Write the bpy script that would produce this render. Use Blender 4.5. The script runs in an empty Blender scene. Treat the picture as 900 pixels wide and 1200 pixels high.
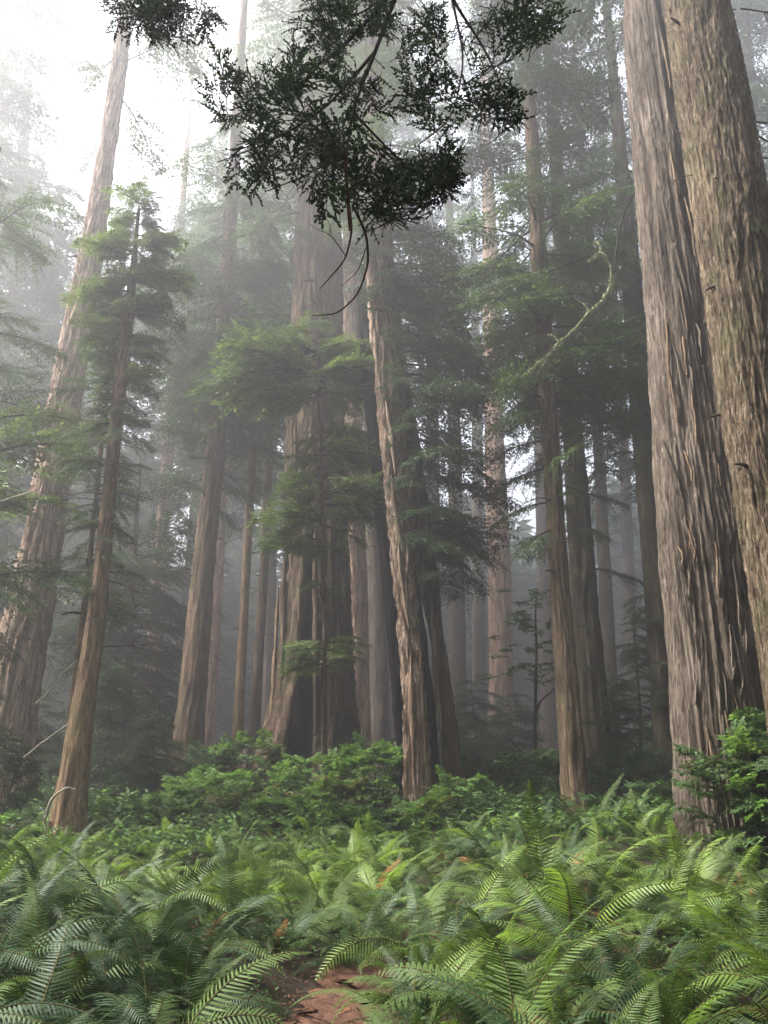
import bpy, math, random
import numpy as np
from mathutils import Vector, Matrix

# ------------------------------------------------------------------ camera, world, sun, exposure
S = bpy.context.scene
COL = S.collection
THETA = math.radians(19.4)
FPX = 933.0
EYE = 1.6
cam_data = bpy.data.cameras.new('camera')
cam = bpy.data.objects.new('camera', cam_data)
COL.objects.link(cam)
cam_data.sensor_fit = 'VERTICAL'
cam_data.sensor_height = 36.0
cam_data.lens = FPX / 1200.0 * 36.0
cam_data.clip_start = 0.05
cam_data.clip_end = 2000
cam.location = (0, 0, EYE)
cam.rotation_euler = (math.radians(90) + THETA, 0, 0)
S.camera = cam

SUN_EL, SUN_AZ = math.radians(52), math.radians(-98)      # azimuth from +Y, negative = towards -X
world = bpy.data.worlds.new('World')
S.world = world
world.use_nodes = True
wn, wl = world.node_tree.nodes, world.node_tree.links
wn.clear()
sky = wn.new('ShaderNodeTexSky')
sky.sky_type = 'NISHITA'
sky.sun_disc = False
sky.sun_elevation = SUN_EL
sky.sun_rotation = SUN_AZ
sky.air_density = 1.0
sky.dust_density = 6.0
hsv = wn.new('ShaderNodeHueSaturation')
hsv.inputs['Saturation'].default_value = 0.42
bg = wn.new('ShaderNodeBackground')
bg.inputs['Strength'].default_value = 0.10
wo = wn.new('ShaderNodeOutputWorld')
wl.new(sky.outputs[0], hsv.inputs['Color'])
wl.new(hsv.outputs[0], bg.inputs['Color'])
wl.new(bg.outputs[0], wo.inputs['Surface'])

sun_data = bpy.data.lights.new('sun', 'SUN')
sun_data.energy = 1.3
sun_data.angle = math.radians(11)
sun_data.color = (1.0, 0.965, 0.92)
sun = bpy.data.objects.new('sun', sun_data)
COL.objects.link(sun)
sd = Vector((math.sin(SUN_AZ) * math.cos(SUN_EL), math.cos(SUN_AZ) * math.cos(SUN_EL), math.sin(SUN_EL)))
sun.rotation_euler = sd.to_track_quat('Z', 'Y').to_euler()
sun.location = (0, 0, 90)

S.view_settings.view_transform = 'Standard'
S.view_settings.look = 'None'
S.view_settings.gamma = 1.0
S.view_settings.exposure = 3.35
S.render.engine = 'CYCLES'
cy = S.cycles
cy.max_bounces = 5
cy.diffuse_bounces = 3
cy.glossy_bounces = 2
cy.transmission_bounces = 3
cy.volume_bounces = 0
cy.use_denoising = True
cy.sample_clamp_indirect = 1.0
cy.sample_clamp_direct = 6.0
cy.volume_max_steps = 64
cy.use_adaptive_sampling = False
cy.adaptive_threshold = 0.02
cy.caustics_reflective = False
cy.caustics_refractive = False
HAZE_DENSITY = 0.0090

rng = np.random.default_rng(7)
random.seed(7)

# ------------------------------------------------------------------ geometry of the place
def ray(px, py):
    """direction (x per metre of depth, z per metre of depth) of the sight line through a photo pixel"""
    v = (600 - py) / FPX
    h = math.tan(THETA + math.atan(v))
    f = math.cos(THETA) + h * math.sin(THETA)
    return (px - 450) / FPX * f, h, f

def at(px, py, Y):
    x, h, f = ray(px, py)
    return np.array([x * Y, Y, EYE + h * Y])

def size(px_len, py, Y):
    return px_len / FPX * ray(0, py)[2] * Y

def gz(x, y):
    """ground height"""
    x = np.asarray(x, float); y = np.asarray(y, float)
    z = 0.075 * np.clip(y - 6.5, 0, 200) - 0.0002 * np.clip(y - 30, 0, 120) ** 2
    z = z + 0.55 * np.exp(-((x + 1.2) ** 2 / 14 + (y - 20.5) ** 2 / 14))
    z = z + 0.50 * np.exp(-((x - 5.2) ** 2 / 7 + (y - 13.2) ** 2 / 6))
    z = z + 0.30 * np.exp(-((x + 2.6) ** 2 / 2.2 + (y - 7.6) ** 2 / 4)) + 0.32 * np.exp(-((x - 2.0) ** 2 / 1.8 + (y - 8.2) ** 2 / 4))
    z = z + 0.10 * np.sin(x * 0.9 + 1.3) * np.sin(y * 0.7) * np.clip((y - 5) / 8, 0, 1) + 0.05 * np.sin(x * 2.3) * np.cos(y * 1.9 + 1)
    return z

PATH = np.array([(0.3, -6), (0.1, 0), (-0.35, 4), (-0.50, 6.3), (-0.22, 7.6), (0.0, 8.6), (0.75, 9.6), (2.2, 10.6), (4.5, 11.4)])
def path_dist(x, y):
    """distance to the middle of the path"""
    p = np.stack([np.asarray(x, float), np.asarray(y, float)], -1)[..., None, :]
    a, b = PATH[:-1], PATH[1:]
    ab = b - a
    t = np.clip(((p - a) * ab).sum(-1) / (ab ** 2).sum(-1), 0, 1)
    return np.sqrt((((a + t[..., None] * ab) - p) ** 2).sum(-1)).min(-1)

# ------------------------------------------------------------------ noise
_perm = np.concatenate([np.random.default_rng(3).permutation(256)] * 2)
_grad = np.random.default_rng(4).normal(size=(256, 3)); _grad /= np.linalg.norm(_grad, axis=1)[:, None]
def noise(p):
    p = np.asarray(p, float)
    i = np.floor(p).astype(int); f = p - i; i &= 255
    u = f * f * f * (f * (f * 6 - 15) + 10)
    out = 0
    for dx in (0, 1):
        for dy in (0, 1):
            for dz in (0, 1):
                h = _perm[_perm[_perm[(i[..., 0] + dx) & 255] + ((i[..., 1] + dy) & 255)] + ((i[..., 2] + dz) & 255)]
                g = _grad[h]
                d = g[..., 0] * (f[..., 0] - dx) + g[..., 1] * (f[..., 1] - dy) + g[..., 2] * (f[..., 2] - dz)
                w = (u[..., 0] if dx else 1 - u[..., 0]) * (u[..., 1] if dy else 1 - u[..., 1]) * (u[..., 2] if dz else 1 - u[..., 2])
                out = out + w * d
    return out * 1.6

# ------------------------------------------------------------------ mesh helpers
class MB:
    """collects triangles and quads, builds one mesh"""
    def __init__(s):
        s.v, s.t, s.q, s.n = [], [], [], 0
        s.tm, s.qm = [], []
    def add(s, v, t=None, q=None, m=0):
        v = np.asarray(v, float).reshape(-1, 3)
        if t is not None and len(t):
            t = np.asarray(t, int).reshape(-1, 3); s.t.append(t + s.n); s.tm.append(np.full(len(t), m))
        if q is not None and len(q):
            q = np.asarray(q, int).reshape(-1, 4); s.q.append(q + s.n); s.qm.append(np.full(len(q), m))
        s.v.append(v); s.n += len(v)
    def tube(s, pts, rad, k=5, m=0, cap=False):
        pts = np.asarray(pts, float); n = len(pts)
        rad = np.broadcast_to(np.asarray(rad, float), (n,))
        tan = np.gradient(pts, axis=0); tan /= np.linalg.norm(tan, axis=1)[:, None] + 1e-9
        ref = np.array([0.13, 0.21, 0.97]) if abs(tan[0, 2]) < 0.8 else np.array([0.97, 0.21, 0.13])
        a = np.cross(tan, ref); a /= np.linalg.norm(a, axis=1)[:, None] + 1e-9
        b = np.cross(tan, a)
        th = np.linspace(0, 2 * np.pi, k, endpoint=False)
        ring = pts[:, None] + rad[:, None, None] * (np.cos(th)[None, :, None] * a[:, None] + np.sin(th)[None, :, None] * b[:, None])
        i, j = np.meshgrid(np.arange(n - 1), np.arange(k), indexing='ij')
        j2 = (j + 1) % k
        q = np.stack([i * k + j, i * k + j2, (i + 1) * k + j2, (i + 1) * k + j], -1).reshape(-1, 4)
        s.add(ring.reshape(-1, 3), q=q, m=m)
    def blades(s, base, d, side, length, width, m=0, mid=0.45, droop=None):
        """flat pointed leaves: base (n,3), d and side unit (n,3): 4 points, 2 triangles each"""
        base = np.asarray(base); n = len(base)
        length = np.broadcast_to(length, (n,))[:, None]; width = np.broadcast_to(width, (n,))[:, None]
        tip = base + d * length
        if droop is not None: tip = tip + droop
        c = base + d * length * mid
        v = np.stack([base, c + side * width / 2, tip, c - side * width / 2], 1).reshape(-1, 3)
        o = np.arange(n)[:, None] * 4
        t = np.concatenate([o + [0, 1, 2], o + [0, 2, 3]], 0)
        s.add(v, t=t, m=m)
    def mesh(s, name, mats, smooth=False, attrs=None):
        v = np.concatenate(s.v)
        t = np.concatenate(s.t) if s.t else np.zeros((0, 3), int)
        q = np.concatenate(s.q) if s.q else np.zeros((0, 4), int)
        me = bpy.data.meshes.new(name)
        me.vertices.add(len(v)); me.vertices.foreach_set('co', v.ravel().astype(np.float32))
        nl = t.size + q.size
        me.loops.add(nl)
        me.loops.foreach_set('vertex_index', np.concatenate([t.ravel(), q.ravel()]).astype(np.int32))
        npoly = len(t) + len(q)
        me.polygons.add(npoly)
        tot = np.concatenate([np.full(len(t), 3), np.full(len(q), 4)]).astype(np.int32)
        me.polygons.foreach_set('loop_start', np.concatenate([[0], np.cumsum(tot)[:-1]]).astype(np.int32))
        mi = np.concatenate((s.tm or [np.zeros(0, int)]) + (s.qm or [np.zeros(0, int)])).astype(np.int32)
        for mm in mats: me.materials.append(mm)
        me.polygons.foreach_set('material_index', mi)
        if smooth: me.polygons.foreach_set('use_smooth', np.ones(npoly, bool))
        if attrs:
            for k, a in attrs.items():
                at_ = me.attributes.new(k, 'FLOAT', 'POINT'); at_.data.foreach_set('value', np.asarray(a, np.float32))
        me.update(calc_edges=True)
        return me

def rot_z(a):
    c, s_ = math.cos(a), math.sin(a)
    return np.array([[c, -s_, 0], [s_, c, 0], [0, 0, 1]])

def link(name, data, parent=None):
    o = bpy.data.objects.new(name, data)
    COL.objects.link(o)
    if parent is not None: o.parent = parent
    return o

def tag(o, label=None, cat=None, group=None, kind=None):
    if label: o['label'] = label
    if cat: o['category'] = cat
    if group: o['group'] = group
    if kind: o['kind'] = kind
    return o

def put(name, mesh, parent, loc, az=0.0, tilt=0.0, roll=0.0, scale=1.0):
    """child whose +Y axis points outward along azimuth az (from +Y towards -X), tilted up by tilt"""
    o = link(name, mesh, parent)
    M = Matrix.Translation(Vector(loc)) @ Matrix.Rotation(az, 4, 'Z') @ Matrix.Rotation(tilt, 4, 'X') @ Matrix.Rotation(roll, 4, 'Y')
    M = M @ Matrix.Diagonal((*( (scale,) * 3 if np.isscalar(scale) else scale), 1))
    o.matrix_local = M
    return o

# ------------------------------------------------------------------ materials
def new_mat(name):
    m = bpy.data.materials.new(name); m.use_nodes = True
    m.node_tree.nodes.clear()
    return m, m.node_tree.nodes, m.node_tree.links

def leaf_mat(name, col, col2, trans=0.35, rough=0.5, spec=0.35, tscale=6.0, bright=1.5):
    m, n, l = new_mat(name)
    info = n.new('ShaderNodeObjectInfo')
    tc = n.new('ShaderNodeNewGeometry')
    nz = n.new('ShaderNodeTexNoise'); nz.inputs['Scale'].default_value = tscale; nz.inputs['Detail'].default_value = 2
    l.new(tc.outputs['Position'], nz.inputs['Vector'])
    add = n.new('ShaderNodeMath'); add.operation = 'ADD'
    mul = n.new('ShaderNodeMath'); mul.operation = 'MULTIPLY'; mul.inputs[1].default_value = 0.55
    l.new(info.outputs['Random'], mul.inputs[0]); l.new(mul.outputs[0], add.inputs[0])
    mr = n.new('ShaderNodeMapRange'); mr.inputs['From Min'].default_value = 0.32; mr.inputs['From Max'].default_value = 0.68
    mr.inputs['To Min'].default_value = 0; mr.inputs['To Max'].default_value = 0.45
    l.new(nz.outputs['Fac'], mr.inputs['Value']); l.new(mr.outputs[0], add.inputs[1])
    mix = n.new('ShaderNodeMix'); mix.data_type = 'RGBA'
    mix.inputs['A'].default_value = (*col, 1); mix.inputs['B'].default_value = (*col2, 1)
    l.new(add.outputs[0], mix.inputs['Factor'])
    p = n.new('ShaderNodeBsdfPrincipled')
    l.new(mix.outputs['Result'], p.inputs['Base Color'])
    p.inputs['Roughness'].default_value = rough
    p.inputs['Specular IOR Level'].default_value = spec
    t = n.new('ShaderNodeBsdfTranslucent')
    tb = n.new('ShaderNodeMix'); tb.data_type = 'RGBA'; tb.blend_type = 'MULTIPLY'; tb.inputs['Factor'].default_value = 1
    tb.inputs['B'].default_value = (bright, bright * 1.05, bright * 0.6, 1)
    l.new(mix.outputs['Result'], tb.inputs['A']); l.new(tb.outputs['Result'], t.inputs['Color'])
    ms = n.new('ShaderNodeMixShader'); ms.inputs[0].default_value = trans
    l.new(p.outputs[0], ms.inputs[1]); l.new(t.outputs[0], ms.inputs[2])
    o = n.new('ShaderNodeOutputMaterial'); l.new(ms.outputs[0], o.inputs['Surface'])
    return m

def bark_mat(name, dark, mid, light, scale=1.0, stretch=0.10, bump=0.6, moss=0.0, flecks=0.0, rough=0.9, char=False):
    m, n, l = new_mat(name)
    tc = n.new('ShaderNodeTexCoord')
    mp = n.new('ShaderNodeMapping'); mp.inputs['Scale'].default_value = (1, 1, stretch)
    l.new(tc.outputs['Object'], mp.inputs['Vector'])
    warp = n.new('ShaderNodeTexNoise'); warp.inputs['Scale'].default_value = 1.6 * scale; warp.inputs['Detail'].default_value = 3
    l.new(mp.outputs[0], warp.inputs['Vector'])
    wadd = n.new('ShaderNodeMix'); wadd.data_type = 'RGBA'; wadd.blend_type = 'LINEAR_LIGHT'; wadd.inputs['Factor'].default_value = 0.12
    l.new(mp.outputs[0], wadd.inputs['A']); l.new(warp.outputs['Color'], wadd.inputs['B'])
    a = n.new('ShaderNodeTexNoise'); a.inputs['Scale'].default_value = 22 * scale; a.inputs['Detail'].default_value = 5; a.inputs['Roughness'].default_value = 0.65
    l.new(wadd.outputs['Result'], a.inputs['Vector'])
    b = n.new('ShaderNodeTexNoise'); b.inputs['Scale'].default_value = 70 * scale; b.inputs['Detail'].default_value = 3
    l.new(wadd.outputs['Result'], b.inputs['Vector'])
    big = n.new('ShaderNodeTexNoise'); big.inputs['Scale'].default_value = 0.9; big.inputs['Detail'].default_value = 3
    l.new(tc.outputs['Object'], big.inputs['Vector'])
    ramp = n.new('ShaderNodeValToRGB')
    e = ramp.color_ramp.elements
    e[0].position = 0.39; e[0].color = (*dark, 1); e[1].position = 0.64; e[1].color = (*light, 1)
    x = e.new(0.50); x.color = (*mid, 1)
    c_ = n.new('ShaderNodeTexNoise'); c_.inputs['Scale'].default_value = 8 * scale; c_.inputs['Detail'].default_value = 4; c_.inputs['Roughness'].default_value = 0.6
    l.new(wadd.outputs['Result'], c_.inputs['Vector'])
    cr = n.new('ShaderNodeMath'); cr.operation = 'SUBTRACT'; cr.inputs[1].default_value = 0.5; l.new(c_.outputs['Fac'], cr.inputs[0])
    cab = n.new('ShaderNodeMath'); cab.operation = 'ABSOLUTE'; l.new(cr.outputs[0], cab.inputs[0])
    cm2 = n.new('ShaderNodeMath'); cm2.operation = 'MULTIPLY'; cm2.inputs[1].default_value = 1.6; cm2.use_clamp = True; l.new(cab.outputs[0], cm2.inputs[0])
    sm3 = n.new('ShaderNodeMath'); sm3.operation = 'MULTIPLY_ADD'; sm3.inputs[1].default_value = 0.42; l.new(a.outputs['Fac'], sm3.inputs[0]); 
    cm3 = n.new('ShaderNodeMath'); cm3.operation = 'MULTIPLY_ADD'; cm3.inputs[1].default_value = 0.55; cm3.inputs[2].default_value = 0.01; l.new(cm2.outputs[0], cm3.inputs[0]); l.new(cm3.outputs[0], sm3.inputs[2])
    sm = n.new('ShaderNodeMath'); sm.operation = 'MULTIPLY_ADD'; sm.inputs[1].default_value = 0.42
    sm2 = sm3
    l.new(b.outputs['Fac'], sm.inputs[0]); l.new(sm2.outputs[0], sm.inputs[2])
    l.new(sm.outputs[0], ramp.inputs['Fac'])
    col = ramp.outputs['Color']
    tone = n.new('ShaderNodeMix'); tone.data_type = 'RGBA'; tone.blend_type = 'MULTIPLY'; tone.inputs['Factor'].default_value = 1
    tr = n.new('ShaderNodeValToRGB'); tr.color_ramp.elements[0].position = 0.3; tr.color_ramp.elements[0].color = (0.62, 0.58, 0.52, 1)
    tr.color_ramp.elements[1].position = 0.7; tr.color_ramp.elements[1].color = (1.15, 1.1, 1.08, 1)
    l.new(big.outputs['Fac'], tr.inputs['Fac']); l.new(col, tone.inputs['A']); l.new(tr.outputs['Color'], tone.inputs['B'])
    col = tone.outputs['Result']
    if flecks > 0:
        f = n.new('ShaderNodeTexNoise'); f.inputs['Scale'].default_value = 26 * scale; f.inputs['Detail'].default_value = 2
        mpf = n.new('ShaderNodeMapping'); mpf.inputs['Scale'].default_value = (1.3, 1.3, 0.22)
        l.new(tc.outputs['Object'], mpf.inputs['Vector']); l.new(mpf.outputs[0], f.inputs['Vector'])
        fr = n.new('ShaderNodeMapRange'); fr.inputs['From Min'].default_value = 0.60; fr.inputs['From Max'].default_value = 0.68; fr.inputs['To Max'].default_value = flecks
        l.new(f.outputs['Fac'], fr.inputs['Value'])
        fm = n.new('ShaderNodeMix'); fm.data_type = 'RGBA'; fm.inputs['B'].default_value = (0.46, 0.39, 0.29, 1)
        l.new(fr.outputs[0], fm.inputs['Factor']); l.new(col, fm.inputs['A']); col = fm.outputs['Result']
    if moss > 0:
        g = n.new('ShaderNodeTexNoise'); g.inputs['Scale'].default_value = 2.3; g.inputs['Detail'].default_value = 6
        l.new(tc.outputs['Object'], g.inputs['Vector'])
        gr = n.new('ShaderNodeMapRange'); gr.inputs['From Min'].default_value = 0.45; gr.inputs['From Max'].default_value = 0.68; gr.inputs['To Max'].default_value = moss
        l.new(g.outputs['Fac'], gr.inputs['Value'])
        gm = n.new('ShaderNodeMix'); gm.data_type = 'RGBA'; gm.inputs['B'].default_value = (0.10, 0.12, 0.04, 1)
        l.new(gr.outputs[0], gm.inputs['Factor']); l.new(col, gm.inputs['A']); col = gm.outputs['Result']
    if char:
        at_ = n.new('ShaderNodeAttribute'); at_.attribute_name = 'char'
        cm = n.new('ShaderNodeMix'); cm.data_type = 'RGBA'; cm.inputs['B'].default_value = (0.012, 0.011, 0.010, 1)
        l.new(at_.outputs['Fac'], cm.inputs['Factor']); l.new(col, cm.inputs['A']); col = cm.outputs['Result']
    p = n.new('ShaderNodeBsdfPrincipled'); p.inputs['Roughness'].default_value = rough; p.inputs['Specular IOR Level'].default_value = 0.2
    l.new(col, p.inputs['Base Color'])
    bp = n.new('ShaderNodeBump'); bp.inputs['Strength'].default_value = bump; bp.inputs['Distance'].default_value = 0.12 / scale
    l.new(sm.outputs[0], bp.inputs['Height']); l.new(bp.outputs[0], p.inputs['Normal'])
    o = n.new('ShaderNodeOutputMaterial'); l.new(p.outputs[0], o.inputs['Surface'])
    return m

def flat_mat(name, c1, c2, scale=8.0, rough=0.9, bump=0.3):
    m, n, l = new_mat(name)
    tc = n.new('ShaderNodeTexCoord')
    a = n.new('ShaderNodeTexNoise'); a.inputs['Scale'].default_value = scale; a.inputs['Detail'].default_value = 6; a.inputs['Roughness'].default_value = 0.7
    l.new(tc.outputs['Object'], a.inputs['Vector'])
    r = n.new('ShaderNodeValToRGB'); r.color_ramp.elements[0].position = 0.35; r.color_ramp.elements[0].color = (*c1, 1)
    r.color_ramp.elements[1].position = 0.66; r.color_ramp.elements[1].color = (*c2, 1)
    l.new(a.outputs['Fac'], r.inputs['Fac'])
    p = n.new('ShaderNodeBsdfPrincipled'); p.inputs['Roughness'].default_value = rough; p.inputs['Specular IOR Level'].default_value = 0.2
    l.new(r.outputs['Color'], p.inputs['Base Color'])
    bp = n.new('ShaderNodeBump'); bp.inputs['Strength'].default_value = bump; bp.inputs['Distance'].default_value = 0.03
    l.new(a.outputs['Fac'], bp.inputs['Height']); l.new(bp.outputs[0], p.inputs['Normal'])
    o = n.new('ShaderNodeOutputMaterial'); l.new(p.outputs[0], o.inputs['Surface'])
    return m

M = {}
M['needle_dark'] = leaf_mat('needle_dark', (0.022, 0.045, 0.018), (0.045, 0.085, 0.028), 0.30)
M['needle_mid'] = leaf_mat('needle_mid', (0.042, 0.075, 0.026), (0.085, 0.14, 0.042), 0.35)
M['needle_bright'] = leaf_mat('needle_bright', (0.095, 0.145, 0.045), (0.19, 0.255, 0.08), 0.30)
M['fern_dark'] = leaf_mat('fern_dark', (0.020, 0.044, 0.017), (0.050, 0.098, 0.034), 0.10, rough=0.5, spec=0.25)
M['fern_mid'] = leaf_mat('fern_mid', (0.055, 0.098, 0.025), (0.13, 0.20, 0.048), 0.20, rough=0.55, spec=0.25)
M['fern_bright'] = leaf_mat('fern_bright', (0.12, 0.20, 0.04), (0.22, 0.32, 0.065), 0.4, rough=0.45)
M['fern_dead'] = leaf_mat('fern_dead', (0.20, 0.075, 0.025), (0.36, 0.17, 0.06), 0.25, rough=0.8, spec=0.1, bright=1.1)
M['leaf_bright'] = leaf_mat('leaf_bright', (0.09, 0.18, 0.045), (0.18, 0.29, 0.08), 0.38)
M['leaf_dark'] = leaf_mat('leaf_dark', (0.032, 0.07, 0.02), (0.07, 0.13, 0.035), 0.25, rough=0.55, spec=0.25)
M['leaf_olive'] = leaf_mat('leaf_olive', (0.09, 0.11, 0.03), (0.20, 0.18, 0.06), 0.3)
M['leaf_silhouette'] = leaf_mat('cedar_leaf', (0.012, 0.028, 0.009), (0.026, 0.055, 0.015), 0.15, rough=0.6, spec=0.2, tscale=3)  # leaf colour darkened to carry the backlit shade of the overhead boughs
M['bark_redwood'] = bark_mat('bark_redwood', (0.13, 0.078, 0.055), (0.38, 0.265, 0.195), (0.58, 0.45, 0.36), 0.7, 0.09, 0.8, char=True)
M['bark_umber'] = bark_mat('bark_umber', (0.06, 0.042, 0.028), (0.18, 0.13, 0.088), (0.33, 0.25, 0.175), 0.9, 0.1, 0.7, moss=0.3)
M['bark_giant'] = bark_mat('bark_giant', (0.04, 0.026, 0.018), (0.12, 0.082, 0.058), (0.25, 0.18, 0.13), 0.7, 0.07, 0.9, moss=0.3, char=True)
M['bark_pale'] = bark_mat('bark_pale', (0.13, 0.085, 0.06), (0.40, 0.30, 0.23), (0.60, 0.50, 0.41), 0.8, 0.08, 0.9)
M['bark_grey'] = bark_mat('bark_grey', (0.06, 0.048, 0.038), (0.17, 0.14, 0.112), (0.30, 0.258, 0.215), 1.1, 0.06, 0.9, char=True)
M['bark_olive'] = bark_mat('bark_olive', (0.042, 0.030, 0.019), (0.145, 0.108, 0.072), (0.30, 0.24, 0.165), 0.9, 0.14, 0.9, moss=0.32, flecks=0.5)
M['bark_brown'] = bark_mat('bark_brown', (0.045, 0.029, 0.019), (0.14, 0.094, 0.066), (0.27, 0.19, 0.135), 0.7, 0.08, 0.8, moss=0.35, char=True)
M['bark_tan'] = bark_mat('bark_tan', (0.11, 0.07, 0.045), (0.26, 0.18, 0.115), (0.42, 0.31, 0.20), 0.9, 0.12, 0.6, moss=0.4)
M['bark_dark'] = bark_mat('bark_dark', (0.022, 0.016, 0.012), (0.07, 0.052, 0.038), (0.14, 0.105, 0.08), 0.8, 0.09, 0.7, moss=0.4)
M['charcoal'] = bark_mat('charcoal', (0.004, 0.004, 0.004), (0.012, 0.011, 0.010), (0.028, 0.025, 0.022), 0.9, 0.1, 0.9)
M['bare_wood'] = bark_mat('bare_wood', (0.16, 0.11, 0.075), (0.42, 0.33, 0.25), (0.60, 0.50, 0.40), 0.8, 0.06, 0.7)
M['twig'] = flat_mat('twig', (0.025, 0.018, 0.012), (0.07, 0.05, 0.034), 20)
M['twig_red'] = flat_mat('twig_red', (0.06, 0.025, 0.015), (0.16, 0.07, 0.04), 20)
M['twig_pale'] = flat_mat('twig_pale', (0.22, 0.19, 0.15), (0.42, 0.37, 0.30), 12)
M['lichen'] = flat_mat('lichen', (0.13, 0.15, 0.065), (0.32, 0.34, 0.18), 30, bump=0.8)
M['moss'] = flat_mat('moss', (0.05, 0.09, 0.02), (0.13, 0.19, 0.05), 30, bump=0.8)
M['soil'] = flat_mat('soil', (0.018, 0.013, 0.009), (0.05, 0.036, 0.022), 5, bump=0.6)
M['path'] = flat_mat('path_dirt', (0.045, 0.022, 0.014), (0.14, 0.072, 0.047), 14, bump=0.6)
M['litter'] = leaf_mat('litter_leaf', (0.13, 0.055, 0.03), (0.30, 0.15, 0.08), 0.1, rough=0.85, spec=0.1)

# ------------------------------------------------------------------ ground and path
def grid_sheet(xs, ys, zfun):
    X, Y = np.meshgrid(xs, ys, indexing='ij')
    V = np.stack([X, Y, zfun(X, Y)], -1).reshape(-1, 3)
    a, b = len(xs), len(ys)
    i, j = np.meshgrid(np.arange(a - 1), np.arange(b - 1), indexing='ij')
    q = np.stack([i * b + j, (i + 1) * b + j, (i + 1) * b + j + 1, i * b + j + 1], -1).reshape(-1, 4)
    return V, q
def stretch(n, lo, near_lo, near_hi, hi, k):
    return np.concatenate([np.linspace(lo, near_lo, k, endpoint=False), np.linspace(near_lo, near_hi, n, endpoint=False), np.linspace(near_hi, hi, k)])
def ground_z(x, y):
    z = gz(x, y)
    d = path_dist(x, y)
    z = z - 0.07 * np.exp(-(d / 0.5) ** 4)
    P = np.stack([x * 1.1, y * 1.1, x * 0], -1)
    return z + 0.06 * noise(P) * np.clip(d - .3, 0, 1) + 0.02 * noise(P * 5)
mb = MB()
V, q = grid_sheet(stretch(120, -420, -12, 12, 420, 40), stretch(150, -200, -2, 28, 620, 60), ground_z)
mb.add(V, q=q)
ground = link('ground', mb.mesh('ground', [M['soil']], True))
tag(ground, 'dark forest soil under the ferns', kind='structure')

mb = MB()
ts = np.linspace(0, 1, 90)
seg = np.concatenate([[0], np.cumsum(np.linalg.norm(np.diff(PATH, axis=0), axis=1))]); seg /= seg[-1]
cx, cyy = np.interp(ts, seg, PATH[:, 0]), np.interp(ts, seg, PATH[:, 1])
for _ in range(6):
    cx[1:-1] = (cx[:-2] + cx[1:-1] + cx[2:]) / 3; cyy[1:-1] = (cyy[:-2] + cyy[1:-1] + cyy[2:]) / 3
tx, ty = np.gradient(cx), np.gradient(cyy); L_ = np.hypot(tx, ty); nx, ny = -ty / L_, tx / L_
W = 0.42 + 0.14 * noise(np.stack([ts * 30, ts * 0, ts * 0 + 5], -1))
ss = np.linspace(-1, 1, 9, .75)
X = cx[:, None] + nx[:, None] * W[:, None] * ss; Y = cyy[:, None] + ny[:, None] * W[:, None] * ss
Z = ground_z(X, Y) + 0.035 - 0.09 * np.abs(ss[None]) ** 5 + 0.012 * (1 - ss[None] ** 2) + 0.010 * noise(np.stack([X * 7, Y * 7, X * 0], -1))
i, j = np.meshgrid(np.arange(89), np.arange(12), indexing='ij')
mb.add(np.stack([X, Y, Z], -1).reshape(-1, 3), q=np.stack([i * 13 + j, i * 13 + j + 1, (i + 1) * 13 + j + 1, (i + 1) * 13 + j], -1).reshape(-1, 4))
tag(link('path', mb.mesh('path', [M['path']], True)), 'reddish brown dirt path between the ferns', kind='structure')

# litter on path and soil
mb = MB()
n = 26000
y = rng.uniform(3, 16, n); x = rng.uniform(-0.62, 0.62, n) * (y + 1)
k = rng.random(n) < 0.5
t = rng.integers(0, 90, n); x[k] = cx[t[k]] + rng.normal(0, 0.3, k.sum()); y[k] = cyy[t[k]] + rng.normal(0, .2, k.sum())
z = ground_z(x, y) + 0.03
a = rng.uniform(0, 2 * np.pi, n); d = np.stack([np.cos(a), np.sin(a), rng.normal(0, .18, n)], -1); d /= np.linalg.norm(d, axis=1)[:, None]
sd_ = np.cross(d, [0, 0, 1.0]); sd_ += rng.normal(0, .2, (n, 3)); sd_ /= np.linalg.norm(sd_, axis=1)[:, None]
mb.blades(np.stack([x, y, z], -1), d, sd_, rng.uniform(0.02, 0.10, n) * np.where(rng.random(n) < .06, 2.2, 1), rng.uniform(0.004, 0.020, n))
tag(link('leaf_litter', mb.mesh('leaf_litter', [M['litter']])), 'dry needles and leaf bits on the path and soil', 'leaf litter', kind='stuff')

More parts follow.
